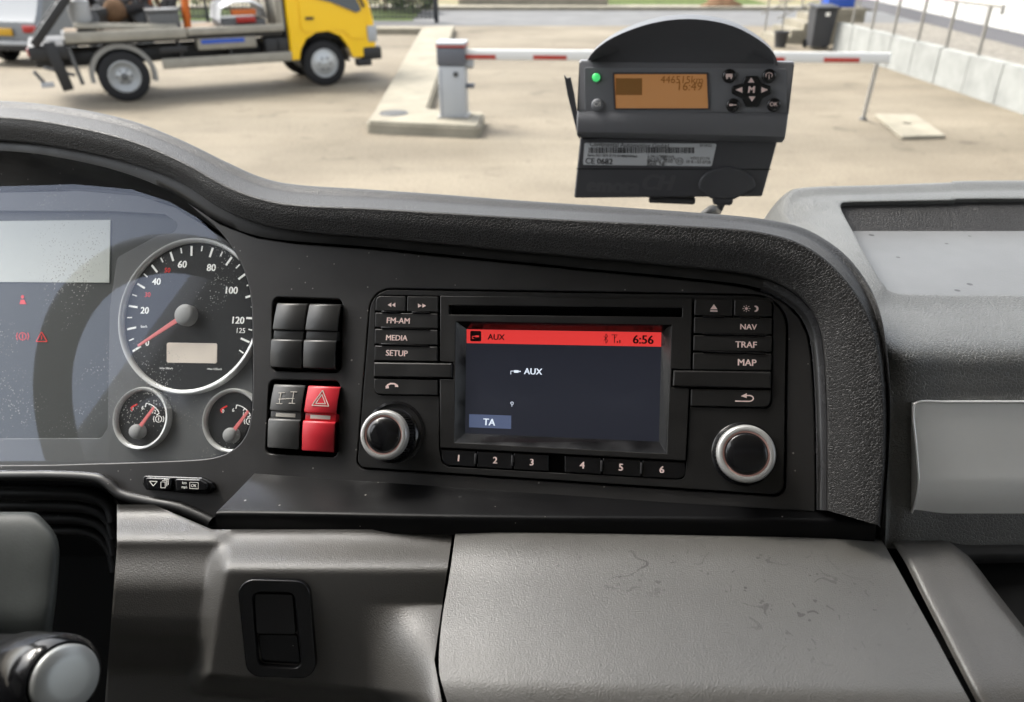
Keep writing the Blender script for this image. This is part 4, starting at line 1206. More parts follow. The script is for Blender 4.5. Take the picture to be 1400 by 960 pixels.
c = Q(252, 666.5, z); text('lettering', 'mph', c[0], c[1], z - .0001, 'print_white', kb, MP, height=.0019, extr=.0001, bold=0)
c = Q(265, 664, z); text('lettering', 'OK', c[0], c[1], z - .0001, 'print_white', kb, MP, height=.0017, extr=.0001, bold=0)
join_plates('key_outline', kcl([(259.5, 659.5), (271, 660), (271, 668.5), (259.5, 668)], .00025), 'print_white', kb, MP, z - .0001, z + .0001)

# ================================================================== TOLL UNIT ON THE WINDSCREEN
TO = at(936, 150, 0.665)
tn = (EYE - TO).normalized()
tn = (tn + Vector((0.02, 0, -0.06))).normalized()
tu = (CR - tn * CR.dot(tn)).normalized()
tu = (tu + tn.cross(tu) * -0.006).normalized()
tv = tn.cross(tu).normalized()
MT = Matrix(((tu.x, tv.x, tn.x, TO.x), (tu.y, tv.y, tn.y, TO.y), (tu.z, tv.z, tn.z, TO.z), (0, 0, 0, 1)))
def TQ(x, y, off=0.0):
    v = onplane(x, y, TO + tn * off, tn) - TO
    return (v.dot(tu), v.dot(tv))
def tqs(pts, off=0.0): return [TQ(x, y, off) for x, y in pts]
toll = thing('toll_unit', 'dark grey toll recorder with amber display and visor hanging on the windscreen', 'toll recorder', MT @ Matrix.Translation((0, TQ(930, 270)[1], -.03)))
def extr_profile(name, prof, x0, x1, mat_, parent, taper=0.0, M=MT, bev=.002):
    """prof: (v, z) outline swept along u"""
    bm = bmesh.new()
    vs0 = [bm.verts.new((x0, p[0], p[1])) for p in prof]
    vs1 = [bm.verts.new((x1, p[0], p[1])) for p in prof]
    n_ = len(prof)
    for i in range(n_): bm.faces.new((vs0[i], vs0[(i + 1) % n_], vs1[(i + 1) % n_], vs1[i]))
    f0 = bm.faces.new(vs0[::-1]); f1 = bm.faces.new(vs1)
    if bev:
        es = [e for e in bm.edges if (e in f0.edges[:] or e in f1.edges[:])]
        bmesh.ops.bevel(bm, geom=es, offset=bev, segments=3, profile=.5, affect='EDGES')
    me = autosmooth(bm_mesh(bm), 35)
    me.transform(M)
    return link(name, me, mat_, parent)
v1, v0 = TQ(936, 84)[1], TQ(936, 193)[1]
vf = TQ(936, 154)[1]
xl, xr = TQ(790, 130)[0], TQ(1081, 130)[0]
prof = [(v1, -.030), (v1 + .001, -.004), (v1, -.001), (v1 - .002, 0.0), (vf + .001, 0.0), (vf, .0006), (vf - .002, .0022), (vf - .010, .0030), (vf - .018, .0015), (v0 + .003, -.003), (v0, -.008), (v0 - .0005, -.030)]
body = extr_profile('body', prof, xl, xr, 'dev_grey', toll)
# recessed operating face
plate('operating_face', rpoly(tqs([(799, 92), (1075, 94), (1076, 153.5), (800, 153)]), .002), 'dev_face', toll, MT, (), -.001, .0008, .0004)
# visor: arched hood leaning out over the face
vis_o, vis_i = [], []
nv = 28
arch = catmull([list(p) for p in [(803, 83), (812, 70), (835, 53), (870, 38), (905, 29), (941, 26), (975, 29), (1008, 38), (1040, 56), (1058, 73), (1064, 90)]], nv)
front_row, rear_row, mid_row = [], [], []
for p in arch:
    q = TQ(p[0], p[1], .012)
    front_row.append(MT @ Vector((q[0], q[1], .012)))
    rear_row.append(MT @ Vector((q[0] * 1.0 + .0005, q[1] + .0055, -.030)))
base_row = []
for i, p in enumerate(arch):
    xq = TQ(803 + (1064 - 803) * i / nv, 86 + 6 * i / nv)[0]
    base_row.append(MT @ Vector((xq, v1 - .001, .0002)))
inner = [f - (f - (MT @ Vector((0, v1, 0)))) * .035 for f in front_row]
midr = [a.lerp(b, .5) - tn * .006 for a, b in zip(inner, base_row)]
link('visor', autosmooth(grid_mesh([rear_row, [a.lerp(b, .5) + tv * .001 for a, b in zip(rear_row, front_row)], front_row, inner, midr, base_row]), 50), 'dev_dark', toll)
# display
dsp = plate('display', tqs([(840, 101.5), (966, 101.5), (968, 148), (842, 148)]), 'lcd_amber', toll, MT, (), -.0006, .0011, 0)
fr_o = rpoly(tqs([(837.5, 99), (968.5, 99), (970.5, 150), (839.5, 150)]), .0015)
plate('display_frame', fr_o, 'dev_dark', toll, MT, [tqs([(840, 101.5), (966, 101.5), (968, 148), (842, 148)])], .0004, .0018, .0003)
def ttext(parent, body, x, y, wpx, z, mat_, **kw):
    a, b, c = TQ(x - wpx / 2, y, z), TQ(x + wpx / 2, y, z), TQ(x, y, z)
    return text('lettering', body, c[0], c[1], z, mat_, parent, MT, width=b[0] - a[0], extr=.0001, **kw)
mat('lcd_ink', (0.20, 0.12, 0.05), 0.5, 0.2, emit=(0.25, 0.09, 0.01), estr=0.05)
ttext(dsp, '446515km', 932, 109, 58, .0012, 'lcd_ink', bold=0)
ttext(dsp, '16:49', 944, 118, 32, .0012, 'lcd_ink', bold=0)
plate('display_block', tqs([(842, 107), (878, 107), (878, 130), (842, 130)]), 'lcd_ink', dsp, MT, (), .00112, .0012, 0)
def tbutton(x, y, rpx, mat_, name='button'):
    c = TQ(x, y, .002)
    r = rpx * .000633
    return lathe(name, [(r * 1.0, .0004), (r, .0022), (r * .93, .0030), (r * .7, .0036), (0, .0039)], mat_, toll, MT @ Matrix.Translation((c[0], c[1], 0)), 28, 50)
lathe('lamp_seat', [(.0052, .0006), (.0052, .0012), (.0042, .0013)], 'dev_grey', toll, MT @ Matrix.Translation((*TQ(815, 106), 0)), 28)
tbutton(815, 106, 5.5, 'led_green', 'status_lamp')
bt = tbutton(816.5, 143.5, 8.3, 'dev_face'); ttext(bt, 'C/I', 816.5, 142.5, 9, .0040, 'print_white', bold=.0)
zb = .0041
bt = tbutton(997, 104, 9, 'dev_key'); join_plates('truck_symbol', [[TQ(*p, zb) for p in [(992, 101), (1001.5, 101), (1001.5, 105.5), (992, 105.5)]], ring2(*TQ(994, 106.8, zb), .0008, 10), ring2(*TQ(999.5, 106.8, zb), .0008, 10)], 'print_pink', bt, MT, zb - .0002, zb)
bt = tbutton(1051.5, 104, 9, 'dev_key'); join_plates('mast_symbol', [stroke([TQ(1051.5, 102, zb), TQ(1051.5, 108.5, zb)], .0007), stroke([TQ(1051.5 + 4.5 * math.cos(R(a)), 103 - 3.5 * math.sin(R(a)), zb) for a in range(-40, 221, 26)], .0006)], 'print_pink', bt, MT, zb - .0002, zb)
bt = tbutton(1002, 144, 9, 'dev_key'); join_plates('trailer_symbol', [[TQ(*p, zb) for p in [(997, 142.3), (1002, 142.3), (1002, 145), (997, 145)]], [TQ(*p, zb) for p in [(1002, 143), (1007, 143), (1007, 144), (1002, 144)]]], 'print_pink', bt, MT, zb - .0002, zb)
bt = tbutton(1058, 143.5, 9, 'dev_key'); ttext(bt, 'OK', 1058, 142.5, 11, .0040, 'print_pink', bold=.01)
cr_ = rpoly(tqs([(1019, 104), (1036, 104), (1041, 114), (1054, 118), (1054, 128), (1042, 135), (1037, 146), (1019, 146), (1014, 135), (1000, 128), (1000, 118), (1014, 114)]), .0022, 5)
dp = plate('direction_pad', cr_, 'dev_key', toll, MT, (), 0.0004, .0034, .0010)
zb = .0035
join_plates('arrow_symbols', [[TQ(*p, zb) for p in q] for q in ([(1027, 106), (1031.5, 113), (1022.5, 113)], [(1028, 139), (1033, 132), (1023.5, 132)], [(1005.5, 123), (1015, 119), (1015, 127)], [(1050, 123), (1041, 119), (1041, 127)])], 'print_pink', dp, MT, zb - .0001, zb + .0001)
ttext(dp, 'M', 1027.5, 122.5, 8, zb, 'print_pink', bold=.02)
# lower housing
lb_px = [(793, 188), (1064, 190), (1042, 269), (784.5, 271)]
lbq = [TQ(*p, -.010) for p in lb_px]
low = plate('lower_housing', rpoly(lbq, .002), 'dev_dark', toll, MT, (), -.046, -.010, .0018, 3)
sm_ = plate('seam', tqs([(788, 230.4), (1054, 231.2), (1053.8, 232.2), (788, 231.4)], -.0098), 'deep_black', low, MT, (), -.0102, -.0096, 0)
lab = plate('type_label', rpoly(tqs([(799, 195.5), (980, 196.5), (973, 227.5), (797, 225.5)], -.0095), .0015), 'label_grey', toll, MT, (), -.0101, -.0095, 0)
zt = -.0094
ttext(lab, 'CE 0682', 819, 220.5, 37, zt, 'label_ink', bold=.006)
bars = []
x = 805.0
random.seed(3)
while x < 950:
    w = random.choice((.6, .6, 1.1, 1.6))
    bars.append(tqs([(x, 201.5), (x + w, 201.5), (x + w, 209.5), (x, 209.5)], zt))
    x += w + random.choice((.7, 1.0, 1.5))
o = join_plates('bar_code', bars, 'label_ink', lab, MT, zt, zt + .0001); o['kind'] = 'stuff'
ttext(lab, 'Continental Automotive GmbH', 860, 198.3, 108, zt, 'label_ink', bold=0)
ttext(lab, '0110/22', 965, 199, 16, zt, 'label_ink', bold=0)
ttext(lab, 'Serie-Nr.: 079 0110 01406049060', 837, 213, 68, zt, 'label_ink', bold=0)
ttext(lab, '2. Nr. 1790001019', 903, 213.5, 36, zt, 'label_ink', bold=0)
ttext(lab, 'Typ CH-OBU 1374', 904, 217, 38, zt, 'label_ink', bold=0)
ttext(lab, 'Baujahr 2010', 902, 220.5, 34, zt, 'label_ink', bold=0)
ttext(lab, 'Best. Nr.', 898, 224, 26, zt, 'label_ink', bold=0)
ttext(lab, 'VDO.01174', 957, 216.5, 26, zt, 'label_ink', bold=0)
ttext(lab, '10 R - 03 0728', 955, 221.5, 33, zt, 'label_ink', bold=0)
join_plates('type_mark', [stroke([(lambda q: q)(TQ(929 + 5 * math.cos(R(a)), 220.5 + 4.5 * math.sin(R(a)), zt)) for a in range(0, 361, 24)], .0004)], 'label_ink', lab, MT, zt, zt + .0001)
ttext(lab, 'E1', 929, 220.5, 5, zt, 'label_ink', bold=0)
ttext(low, 'emota', 838, 256, 70, -.0101, 'dev_mark', bold=.03, shear=.1).name = 'raised_lettering'
ttext(low, 'CH', 901, 250, 42, -.0101, 'dev_mark', bold=.03, shear=.25).name = 'raised_lettering'
# cable boss, clip and side blade
bo = [TQ(994 + 39 * math.cos(R(a)), 254 - 26 * math.sin(R(a)), -.007) for a in range(-12, 193, 12)] + [TQ(972, 272, -.007), TQ(1004, 273, -.007)]
plate('cable_boss', bo, 'dev_dark', toll, MT, (), -.030, -.0072, .0022, 4)
c = TQ(988, 274, -.014)
box('cable_gland', (c[0], c[1] + .001, -.016), (.018, .010, .014), 'dev_dark', toll, MT, .003)
a, b = TQ(887, 272, -.02), TQ(951, 272, -.02)
box('release_clip', ((a[0] + b[0]) / 2, a[1] - .0005, -.024), (b[0] - a[0], .006, .014), 'dev_dark', toll, MT, .002)
bl = [TQ(771, 102, -.004), TQ(775.5, 107, -.004), TQ(780, 105.5, -.004), TQ(785, 128, -.004), TQ(794, 186, -.004), TQ(792, 190, -.004), TQ(788, 178, -.004), TQ(776, 130, -.004)]
plate('side_blade', bl, 'dev_dark', toll, MT, (), -.006, -.003, .0005)
# bracket to the glass
c = TQ(930, 150)
box('mount_bracket', (c[0], c[1] + .01, -.115), (.085, .06, .17), 'dev_dark', toll, MT, .006)
# cable
p0 = MT @ Vector((*TQ(988, 276, -.014), -.016))
cab_path = [p0, p0 - tv * .010 - tu * .004, at(974, 286, .655), at(961, 295, .648), at(940, 312, .64), at(900, 345, .63)]
tag(tube('toll_unit_cable', [Vector(p) for p in catmull([list(p) for p in cab_path], 30)], .0036, 'cable_grey', None, 10),
    'thin grey cable running from the toll recorder down behind the hood', 'cable')

# ================================================================== STEERING COLUMN, STALK, WHEEL
cc = []
for (y, d) in [(700, .395), (706, .385), (740, .378), (800, .372), (850, .368), (885, .372)]:
    k = (y - 700) / 185.0
    xr_ = 40 + 42 * min(1, (max(0, y - 700) / 45.0)) ** .5 - 14 * max(0, (y - 745) / 140.0) ** 1.5
    cc.append([at(x, y, d + (.008 if i == 5 else 0)) for i, x in enumerate((-180, -90, -30, 10, xr_ - 10, xr_))])
colm = thing('steering_column', 'dull grey rounded steering column cover at the left edge, above the stalk', 'steering column', at(-40, 885, .39))
surf('column_cover', cc, 40, 30, 'column_grey', colm, .045)
stalk = thing('control_stalk', 'black steering column stalk with a silver push button on its end', 'stalk', at(60, 930, .30))
A0, A1 = at(-120, 905, .34), at(88, 928, .268)
dr = (A1 - A0).normalized()
q_ = dr.to_track_quat('Z', 'Y').to_matrix().to_4x4()
Lk = (A1 - A0).length
KT = Matrix.Translation(A0) @ q_
lathe('barrel', [(.012, 0), (.013, .03), (.0138, Lk - .034), (.0142, Lk - .032), (.0150, Lk - .030), (.0152, Lk - .010), (.0146, Lk - .003), (.0125, Lk), (.0118, Lk - .001), (0, Lk - .001)], 'gloss_black', stalk, KT, 40, 60)
lathe('push_button', [(.0115, Lk - .002), (.0115, Lk + .0015), (.0105, Lk + .0028), (.006, Lk + .0034), (0, Lk + .0035)], 'stalk_silver', stalk, KT, 40, 60)
for xx, yy in ((8, 930), (26, 953)):
    p = at(xx, yy, .2735)
    nn = (EYE - p).normalized()
    uu = (CR - nn * CR.dot(nn)).normalized(); vv_ = nn.cross(uu)
    Mx = Matrix(((uu.x, vv_.x, nn.x, p.x), (uu.y, vv_.y, nn.y, p.y), (uu.z, vv_.z, nn.z, p.z), (0, 0, 0, 1)))
    plate('arrow_mark', [(-.0022, -.002), (.0022, -.002), (-.001, .0032)], 'print_white', stalk, Mx, (), -.0006, .0002, 0)

# steering wheel (behind the camera, seen only as a reflection in the cluster glass)
WHC, WHN, WHR = Vector((-0.388, 0.183, 2.16)), Vector((0.0, -0.5, 0.866)).normalized(), 0.200
wu = Vector((1, 0, 0)); wv = WHN.cross(wu).normalized()
ringp = [WHC + (wu * math.cos(2 * math.pi * k / 64) + wv * math.sin(2 * math.pi * k / 64)) * WHR for k in range(65)]
wheel = tube('steering_wheel', ringp, .0175, 'wheel_leather', colm, 12)
for a in (200, 340, 270):
    tube('spoke', [WHC - WHN * .03 + (wu * math.cos(R(a)) + wv * math.sin(R(a))) * .05, WHC + (wu * math.cos(R(a)) + wv * math.sin(R(a))) * WHR], .012, 'wheel_leather', wheel, 8)
lathe('hub_pad', [(.075, -.05), (.08, -.02), (.07, 0), (0, .006)], 'wheel_leather', wheel, Matrix.Translation(WHC) @ WHN.to_track_quat('Z', 'Y').to_matrix().to_4x4(), 32)

# cab shell: roof, rear wall, doors with windows, floor, windscreen
cab = thing('truck_cab', 'light grey truck cab lining round the windscreen, with side windows', 'truck cab', Vector((0.35, -0.2, 1.2)))
XL, XR, YB, YF, ZT, ZB = -0.80, 1.45, -0.95, 0.92, 3.15, 1.25
def cbox(name, a, b, mat_='cab_lining'):
    c = [(p + q) / 2 for p, q in zip(a, b)]; s = [abs(q - p) for p, q in zip(a, b)]
    return box(name, c, s, mat_, cab, None, .01)
cbox('roof', (XL, YB, ZT), (XR, YF - .18, ZT + .05))
cbox('rear_wall', (XL, YB - .05, ZB), (XR, YB, ZT))
cbox('floor', (XL, YB, ZB - .05), (XR, YF, ZB), 'cab_dark')
cbox('front_wall', (XL, YF, ZB), (XR, YF + .05, 1.93), 'cab_dark')
for x0, x1 in ((XL - .06, XL), (XR, XR + .06)):
    cbox('door', (x0, YB, ZB), (x1, YF + .02, 2.02), 'cab_dark')
    cbox('window_header', (x0, YB, 2.95), (x1, YF - .16, ZT))
    yp = 0.03 if x0 < 0 else -0.45  # left pillar set too far forward, unseen, to darken the cluster glass reflection
    cbox('rear_pillar_blocker', (x0, YB, 2.02), (x1, yp, 2.95))
    cbox('front_pillar', (x0, YF - .16, 2.02), (x1, YF - .06, 2.95))
    xm = (x0 + x1) / 2
    link('side_window', mesh_from([(xm, yp, 2.02), (xm, YF - .16, 2.02), (xm, YF - .16, 2.95), (xm, yp, 2.95)], [(0, 1, 2, 3)]), 'clear_pane', cab)
link('windscreen', mesh_from([(XL, YF, 1.93), (XR, YF, 1.93), (XR, YF - .14, ZT), (XL, YF - .14, ZT)], [(0, 1, 2, 3)]), 'clear_pane', cab)

# ================================================================== THE YARD
def flat(name, pts, z, mat_, kind='structure'):
    me = mesh_from([(p[0], p[1], z) for p in pts], [tuple(range(len(pts)))])
    bm = bmesh.new(); bm.from_mesh(me); bmesh.ops.recalc_face_normals(bm, faces=bm.faces[:])
    for f in bm.faces:
        if f.normal.z < 0: f.normal_flip()
    bm.to_mesh(me); bm.free()
    o = link(name, me, mat_)
    o['kind'] = kind
    return o
def prism(name, pts, z0, z1, mat_, parent=None, bev=.012):
    bm = bmesh.new()
    vs = [bm.verts.new((p[0], p[1], z1)) for p in pts]
    f = bm.faces.new(vs)
    if f.normal.z < 0: f.normal_flip()
    r = bmesh.ops.extrude_face_region(bm, geom=[f])
    for v in [g for g in r['geom'] if isinstance(g, bmesh.types.BMVert)]: v.co.z = z0
    bmesh.ops.recalc_face_normals(bm, faces=bm.faces[:])
    if bev:
        es = [e for e in bm.edges if abs(e.verts[0].co.z - z1) < 1e-6 and abs(e.verts[1].co.z - z1) < 1e-6]
        bmesh.ops.bevel(bm, geom=es, offset=bev, segments=2, affect='EDGES')
    return link(name, autosmooth(bm_mesh(bm), 30), mat_, parent)
flat('ground', [(-150, -60), (150, -60), (150, 200), (-150, 200)], 0.0, 'asphalt_pale')
flat('road', [(-60, 26.6), (60, 25.4), (60, 31.6), (-60, 32.6)], 0.004, 'road_grey')
flat('pavement', [(-60, 33.0), (60, 32.0), (60, 33.6), (-60, 35.2)], 0.06, 'concrete_cream')
flat('field', [(-80, 35.2), (80, 33.6), (120, 180), (-120, 180)], 0.05, 'dry_grass')
kb_ = prism('road_kerb', [(-60, 32.6), (60, 31.6), (60, 32.0), (-60, 33.0)], 0.0, 0.13, 'concrete_cream'); kb_['kind'] = 'structure'

# concrete island with the barrier
isl_px = [(500, 166), (655, 173), (663, 153), (585, 148.5), (622, 34.5), (577, 36.5), (512, 150)]
isl_q = [gp(x, y, .16) for x, y in isl_px]
island = tag(prism('concrete_island', rpoly([(p.x, p.y) for p in isl_q], .08, 4), 0, .16, 'concrete_cream', None, .03), 'pale concrete kerb island carrying the barrier box, running back towards the road', 'traffic island')
c = gp(538, 155, .16)
mh = thing('drain_cover', 'round dark drain cover set into the concrete island', 'drain cover', Vector((c.x, c.y, .16)))
lathe('lid', [(.17, .0), (.17, .012), (.15, .018), (0, .018)], 'iron', mh, Matrix.Translation((c.x, c.y, .16)), 28)
lathe('frame', [(.205, .0), (.205, .010), (.18, .014), (.178, .0)], 'truck_grey', mh, Matrix.Translation((c.x, c.y, .16)), 28)

# barrier
bc = gp(620, 161, .16)
BZ = .16
bar = thing('barrier', 'white car park barrier with red and white boom lowered across the exit', 'barrier', Vector((bc.x, bc.y, BZ)))
MB_ = Matrix.Translation((bc.x, bc.y, BZ)) @ Matrix.Rotation(R(-4), 4, 'Z')
box('housing', (0, .12, .34), (.36, .36, .68), 'box_white', bar, MB_, .015)
box('head', (0, .12, .80), (.38, .38, .23), 'box_dark', bar, MB_, .02)
box('top_cap', (0, .12, .928), (.40, .40, .026), 'boom_red', bar, MB_, .015)
box('cap_lid', (0, .12, .960), (.385, .385, .038), 'box_white', bar, MB_, .01)
box('plinth', (0, .12, .012), (.42, .42, .025), 'steel', bar, MB_, .004)
lathe('lock', [(.035, 0), (.035, .012), (.0, .012)], 'iron', bar, MB_ @ Matrix.Translation((.06, -.06, .58)) @ Matrix.Rotation(R(90), 4, 'X'), 20)
box('door_seam', (-.14, -.0605, .33), (.008, .004, .6), 'box_dark', bar, MB_, .001)
box('sensor', (.235, .05, .42), (.12, .09, .06), 'box_dark', bar, MB_, .01)
lathe('bearing', [(.07, 0), (.07, .10), (.05, .12), (0, .12)], 'box_white', bar, MB_ @ Matrix.Translation((.17, .10, .70)) @ Matrix.Rotation(R(90), 4, 'Y'), 24)
# boom: level bar at the height of the head
ZBm = .99
e0 = gp(632, 73.5, ZBm); e1 = gp(1214, 80.5, ZBm)
yb_ = bc.y + .10
def boom_at(px_, py_):
    r = ray(px_, py_)
    return EYE + r * ((yb_ - EYE.y + (px_ - 632) * 0.0) / r.y)
e0 = Vector((bc.x + .16, bc.y + .02, 0)); t_ = boom_at(632, 73.5)
e0.z = t_.z
r = ray(1214, 79.5); k = (e0.z - EYE.z) / r.z
e1 = EYE + r * k
bd = (e1 - e0); BL = bd.length; bd.normalize()
ang_b = math.atan2(bd.y, bd.x)
MBm = Matrix.Translation(e0) @ Matrix.Rotation(ang_b, 4, 'Z')
box('boom', (BL / 2, 0, 0), (BL, .05, .135), 'boom_white', bar, MBm, .02)
def boom_u(px_):
    # distance along the boom of a picture column
    lo, hi = 0.0, BL
    for _ in range(40):
        mid = (lo + hi) / 2
        p = e0 + bd * mid - EYE
        xx = 700 + FPX * p.dot(CR) / p.dot(CF)
        if xx < px_: lo = mid
        else: hi = mid
    return lo
for xa, xb in ((636, 678), (729, 775), (828, 874), (926, 972), (1026, 1073), (1126, 1175)):
    ua, ub = boom_u(xa), boom_u(xb)
    box('stripe', ((ua + ub) / 2, -.0255, -.025), (ub - ua, .004, .055), 'boom_red', bar, MBm, .001)
box('boom_cap', (BL + .01, 0, 0), (.03, .055, .14), 'boom_white', bar, MBm, .006)
ft = gp(1180, 164)
top_ = e0 + bd * (BL - .12) + Vector((0, 0, -.06))
tube('support_leg', [top_, ft + Vector((0, 0, .03))], .026, 'box_white', bar, 10)
lathe('support_foot', [(.055, 0), (.055, .02), (.03, .04), (0, .04)], 'truck_grey', bar, Matrix.Translation(ft), 16)

# lone concrete slab with a hole
sp_ = [gp(x, y, .05) for x, y in [(1196, 155.5), (1251, 156), (1293, 184.5), (1233, 186.5)]]
hc = gp(1241.5, 168.5, .05)
slab = thing('concrete_slab', 'flat pale concrete slab with a round hole lying on the asphalt', 'concrete slab', Vector((hc.x, hc.y, 0)))
me = plate_mesh(rpoly([(p.x - hc.x, p.y - hc.y) for p in sp_], .03), [ring2(0, 0, .07, 16)], 0, .05, .008)
me.transform(Matrix.Translation((hc.x, hc.y, 0)))
link('slab', me, 'concrete_cream', slab)
lathe('hole_liner', [(.072, .002), (.072, .03), (.05, .012), (0, .012)], 'iron', slab, Matrix.Translation((hc.x, hc.y, 0)), 16)

# ramp: retaining wall in panels, terrace, railing, building
w0, w1 = gp(1137, 68), gp(1400, 157)
wd = (w1 - w0); wd.normalize()
wside = Vector((-wd.y, wd.x, 0))
if wside.x < 0: wside = -wside
HW = .62
wl = thing('retaining_wall', 'pale concrete retaining wall in upright panels along the ramp', 'retaining wall', w0)
npan = 13
PL = 1.02
for k_ in range(npan):
    a = w0 + wd * (k_ * PL + .014); b = w0 + wd * ((k_ + 1) * PL - .014)
    off = wside * random.uniform(0, .012)
    h_ = HW + random.uniform(-.008, .008)
    pts = [a + off, b + off, b + wside * .2, a + wside * .2]
    prism('panel', [(p.x, p.y) for p in pts], 0, h_, 'concrete_grey', wl, .012)
fardir = -wd
ter = [w0 + wside * .19, w0 + wd * 16 + wside * .19, w0 + wd * 16 + wside * 12, w0 + wside * 12]
tr_ = prism('terrace', [(p.x, p.y) for p in ter], 0, HW - .02, 'gravel', None, 0); tr_['kind'] = 'structure'
# railing on the wall
rail = thing('ramp_railing', 'slim steel railing with thin posts on the retaining wall', 'railing', Vector((w0.x, w0.y, HW)))
RH = .78
posts = [gp(x, y, HW) for x, y in ((1182, 34), (1204, 41), (1225, 49.5), (1250, 57), (1275, 65.5), (1303, 76))]
u0 = (posts[0] - w0).dot(wd); u1 = (posts[-1] - w0).dot(wd)
us = [u0 + (u1 - u0) * i / 5 for i in range(6)]
us = [us[0] - 2 * (us[1] - us[0]), us[0] - (us[1] - us[0])] + us
for u in us:
    if u < .1: continue
    p = w0 + wd * u + wside * .10
    tube('post', [Vector((p.x, p.y, HW - .01)), Vector((p.x, p.y, HW + RH))], .030, 'steel', rail, 8)
pa, pb = w0 + wd * max(.1, us[0] - .1) + wside * .10, w0 + wd * (us[-1] + .35) + wside * .10
tube('top_rail', [Vector((pa.x, pa.y, HW + RH)), Vector((pb.x, pb.y, HW + RH)), Vector((pb.x, pb.y, HW + RH - .12))], .032, 'steel', rail, 8)
# building
b0, b1 = gp(1182, 8.5, HW), gp(1400, 64, HW)
bdv = (b1 - b0).normalized(); bs = Vector((-bdv.y, bdv.x, 0))
if bs.x < 0: bs = -bs
A = b0 - bdv * 1.5; B = b0 + bdv * 16
bld = thing('building', 'white panelled building with a dark base strip behind the ramp', 'building', Vector((A.x, A.y, HW)))
pts = [A, B, B + bs * 8, A + bs * 8]
prism('wall', [(p.x, p.y) for p in pts], HW - .03, 5.5, 'white_wall', bld, 0)
pts = [A - bs * .02 - bdv * .02, B - bs * .02, B + bs * .05, A + bs * .05 - bdv * .02]
prism('base_strip', [(p.x, p.y) for p in pts], HW - .03, HW + .20, 'dark_wall', bld, .01)
L_ = (B - A).length
n_ = int(L_ / 1.1)
for i in range(n_):
    a = A + bdv * (i * 1.1 + .02) - bs * .03; b = A + bdv * ((i + 1) * 1.1 - .02) - bs * .03
    pts = [a, b, b + bs * .04, a + bs * .04]
    prism('facade_panel', [(p.x, p.y) for p in pts], HW + .205, 5.4, 'white_wall', bld, 0)
for u in (1.9, 5.2, 8.5):
    a = A + bdv * u - bs * .05; b = A + bdv * (u + .9) - bs * .05
    w_ = prism('window', [(p.x, p.y) for p in (a, b, b + bs * .06, a + bs * .06)], 1.75, 3.0, 'dark_wall', bld, 0)
    a2, b2 = a + bdv * .05 - bs * .01, b - bdv * .05 - bs * .01
    prism('pane', [(p.x, p.y) for p in (a2, b2, b2 + bs * .02, a2 + bs * .02)], 1.8, 2.95, 'car_glass', w_, 0)

# steps with two handrails up to the terrace
st0 = gp(1046, 30)
stairs = thing('entrance_steps', 'pale concrete steps leading up beside the retaining wall', 'steps', Vector((st0.x, st0.y, 0)))
sb = gp(1060, 64)
sxs = Vector((1, 0, 0))
for i in range(5):
    x0 = sb.x + .25 + i * .30
    pts = [(x0, sb.y + .6), (x0 + (5 - i) * .30 + .6, sb.y + .6), (x0 + (5 - i) * .30 + .6, sb.y + 2.2), (x0, sb.y + 2.2)]
    prism('step', pts, i * .165 - (0.0 if i else 0), (i + 1) * .165, 'concrete_cream', stairs, .015)
for yy, lab_ in ((.68, 'front'), (2.1, 'rear')):
    hr = thing('handrail', 'sloping steel handrail on the %s edge of the concrete steps' % ('near' if lab_ == 'front' else 'far'), 'handrail', Vector((sb.x + .2, sb.y + yy, .1)), 'handrails of the steps')
    p0_ = Vector((sb.x + .15, sb.y + yy, 1.0)); p1_ = Vector((sb.x + 2.3, sb.y + yy, 1.95))
    tube('rail', [p0_, p1_], .03, 'steel', hr, 8)
    tube('rail', [p0_ - Vector((0, 0, .4)), p1_ - Vector((0, 0, .4))], .02, 'steel', hr, 8)
    for f_ in (.08, .5, .95):
        q = p0_.lerp(p1_, f_)
        hb = .165 * min(5, max(0, int((q.x - sb.x - .25) / .30) + 1)) if q.x > sb.x + .25 else 0
        tube('post', [Vector((q.x, q.y, hb)), q], .022, 'steel', hr, 8)
bb = gp(1117, 67)
bn = thing('wheelie_bin', 'dark wheeled rubbish bin standing by the end of the retaining wall', 'bin', Vector((bb.x, bb.y, 0)))
MBn = Matrix.Translation((bb.x, bb.y, 0))
bm = bmesh.new()
lo_ = [(-.21, -.2, .05), (.21, -.2, .05), (.21, .25, .05), (-.21, .25, .05)]; hi_ = [(-.26, -.27, .92), (.26, -.27, .92), (.26, .33, .92), (-.26, .33, .92)]
vs = [bm.verts.new(p) for p in lo_ + hi_]
for f in ((0, 1, 2, 3), (4, 7, 6, 5), (0, 4, 5, 1), (1, 5, 6, 2), (2, 6, 7, 3), (3, 7, 4, 0)): bm.faces.new([vs[i] for i in f])
bmesh.ops.bevel(bm, geom=bm.edges[:], offset=.025, segments=2, affect='EDGES')
me = autosmooth(bm_mesh(bm)); me.transform(MBn); link('body', me, 'bin_dark', bn)
box('lid', (0, .02, .955), (.56, .66, .06), 'bin_dark', bn, MBn @ Matrix.Rotation(R(3), 4, 'X'), .025)
box('sticker', (.02, -.262, .80), (.10, .01, .08), 'print_white', bn, MBn, .002)
for sx in (-.22, .22): lathe('wheel', [(.1, -.025), (.1, .025), (0, .025)], 'tyre', bn, MBn @ Matrix.Translation((sx, .28, .1)) @ Matrix.Rotation(R(90), 4, 'Y'), 20)
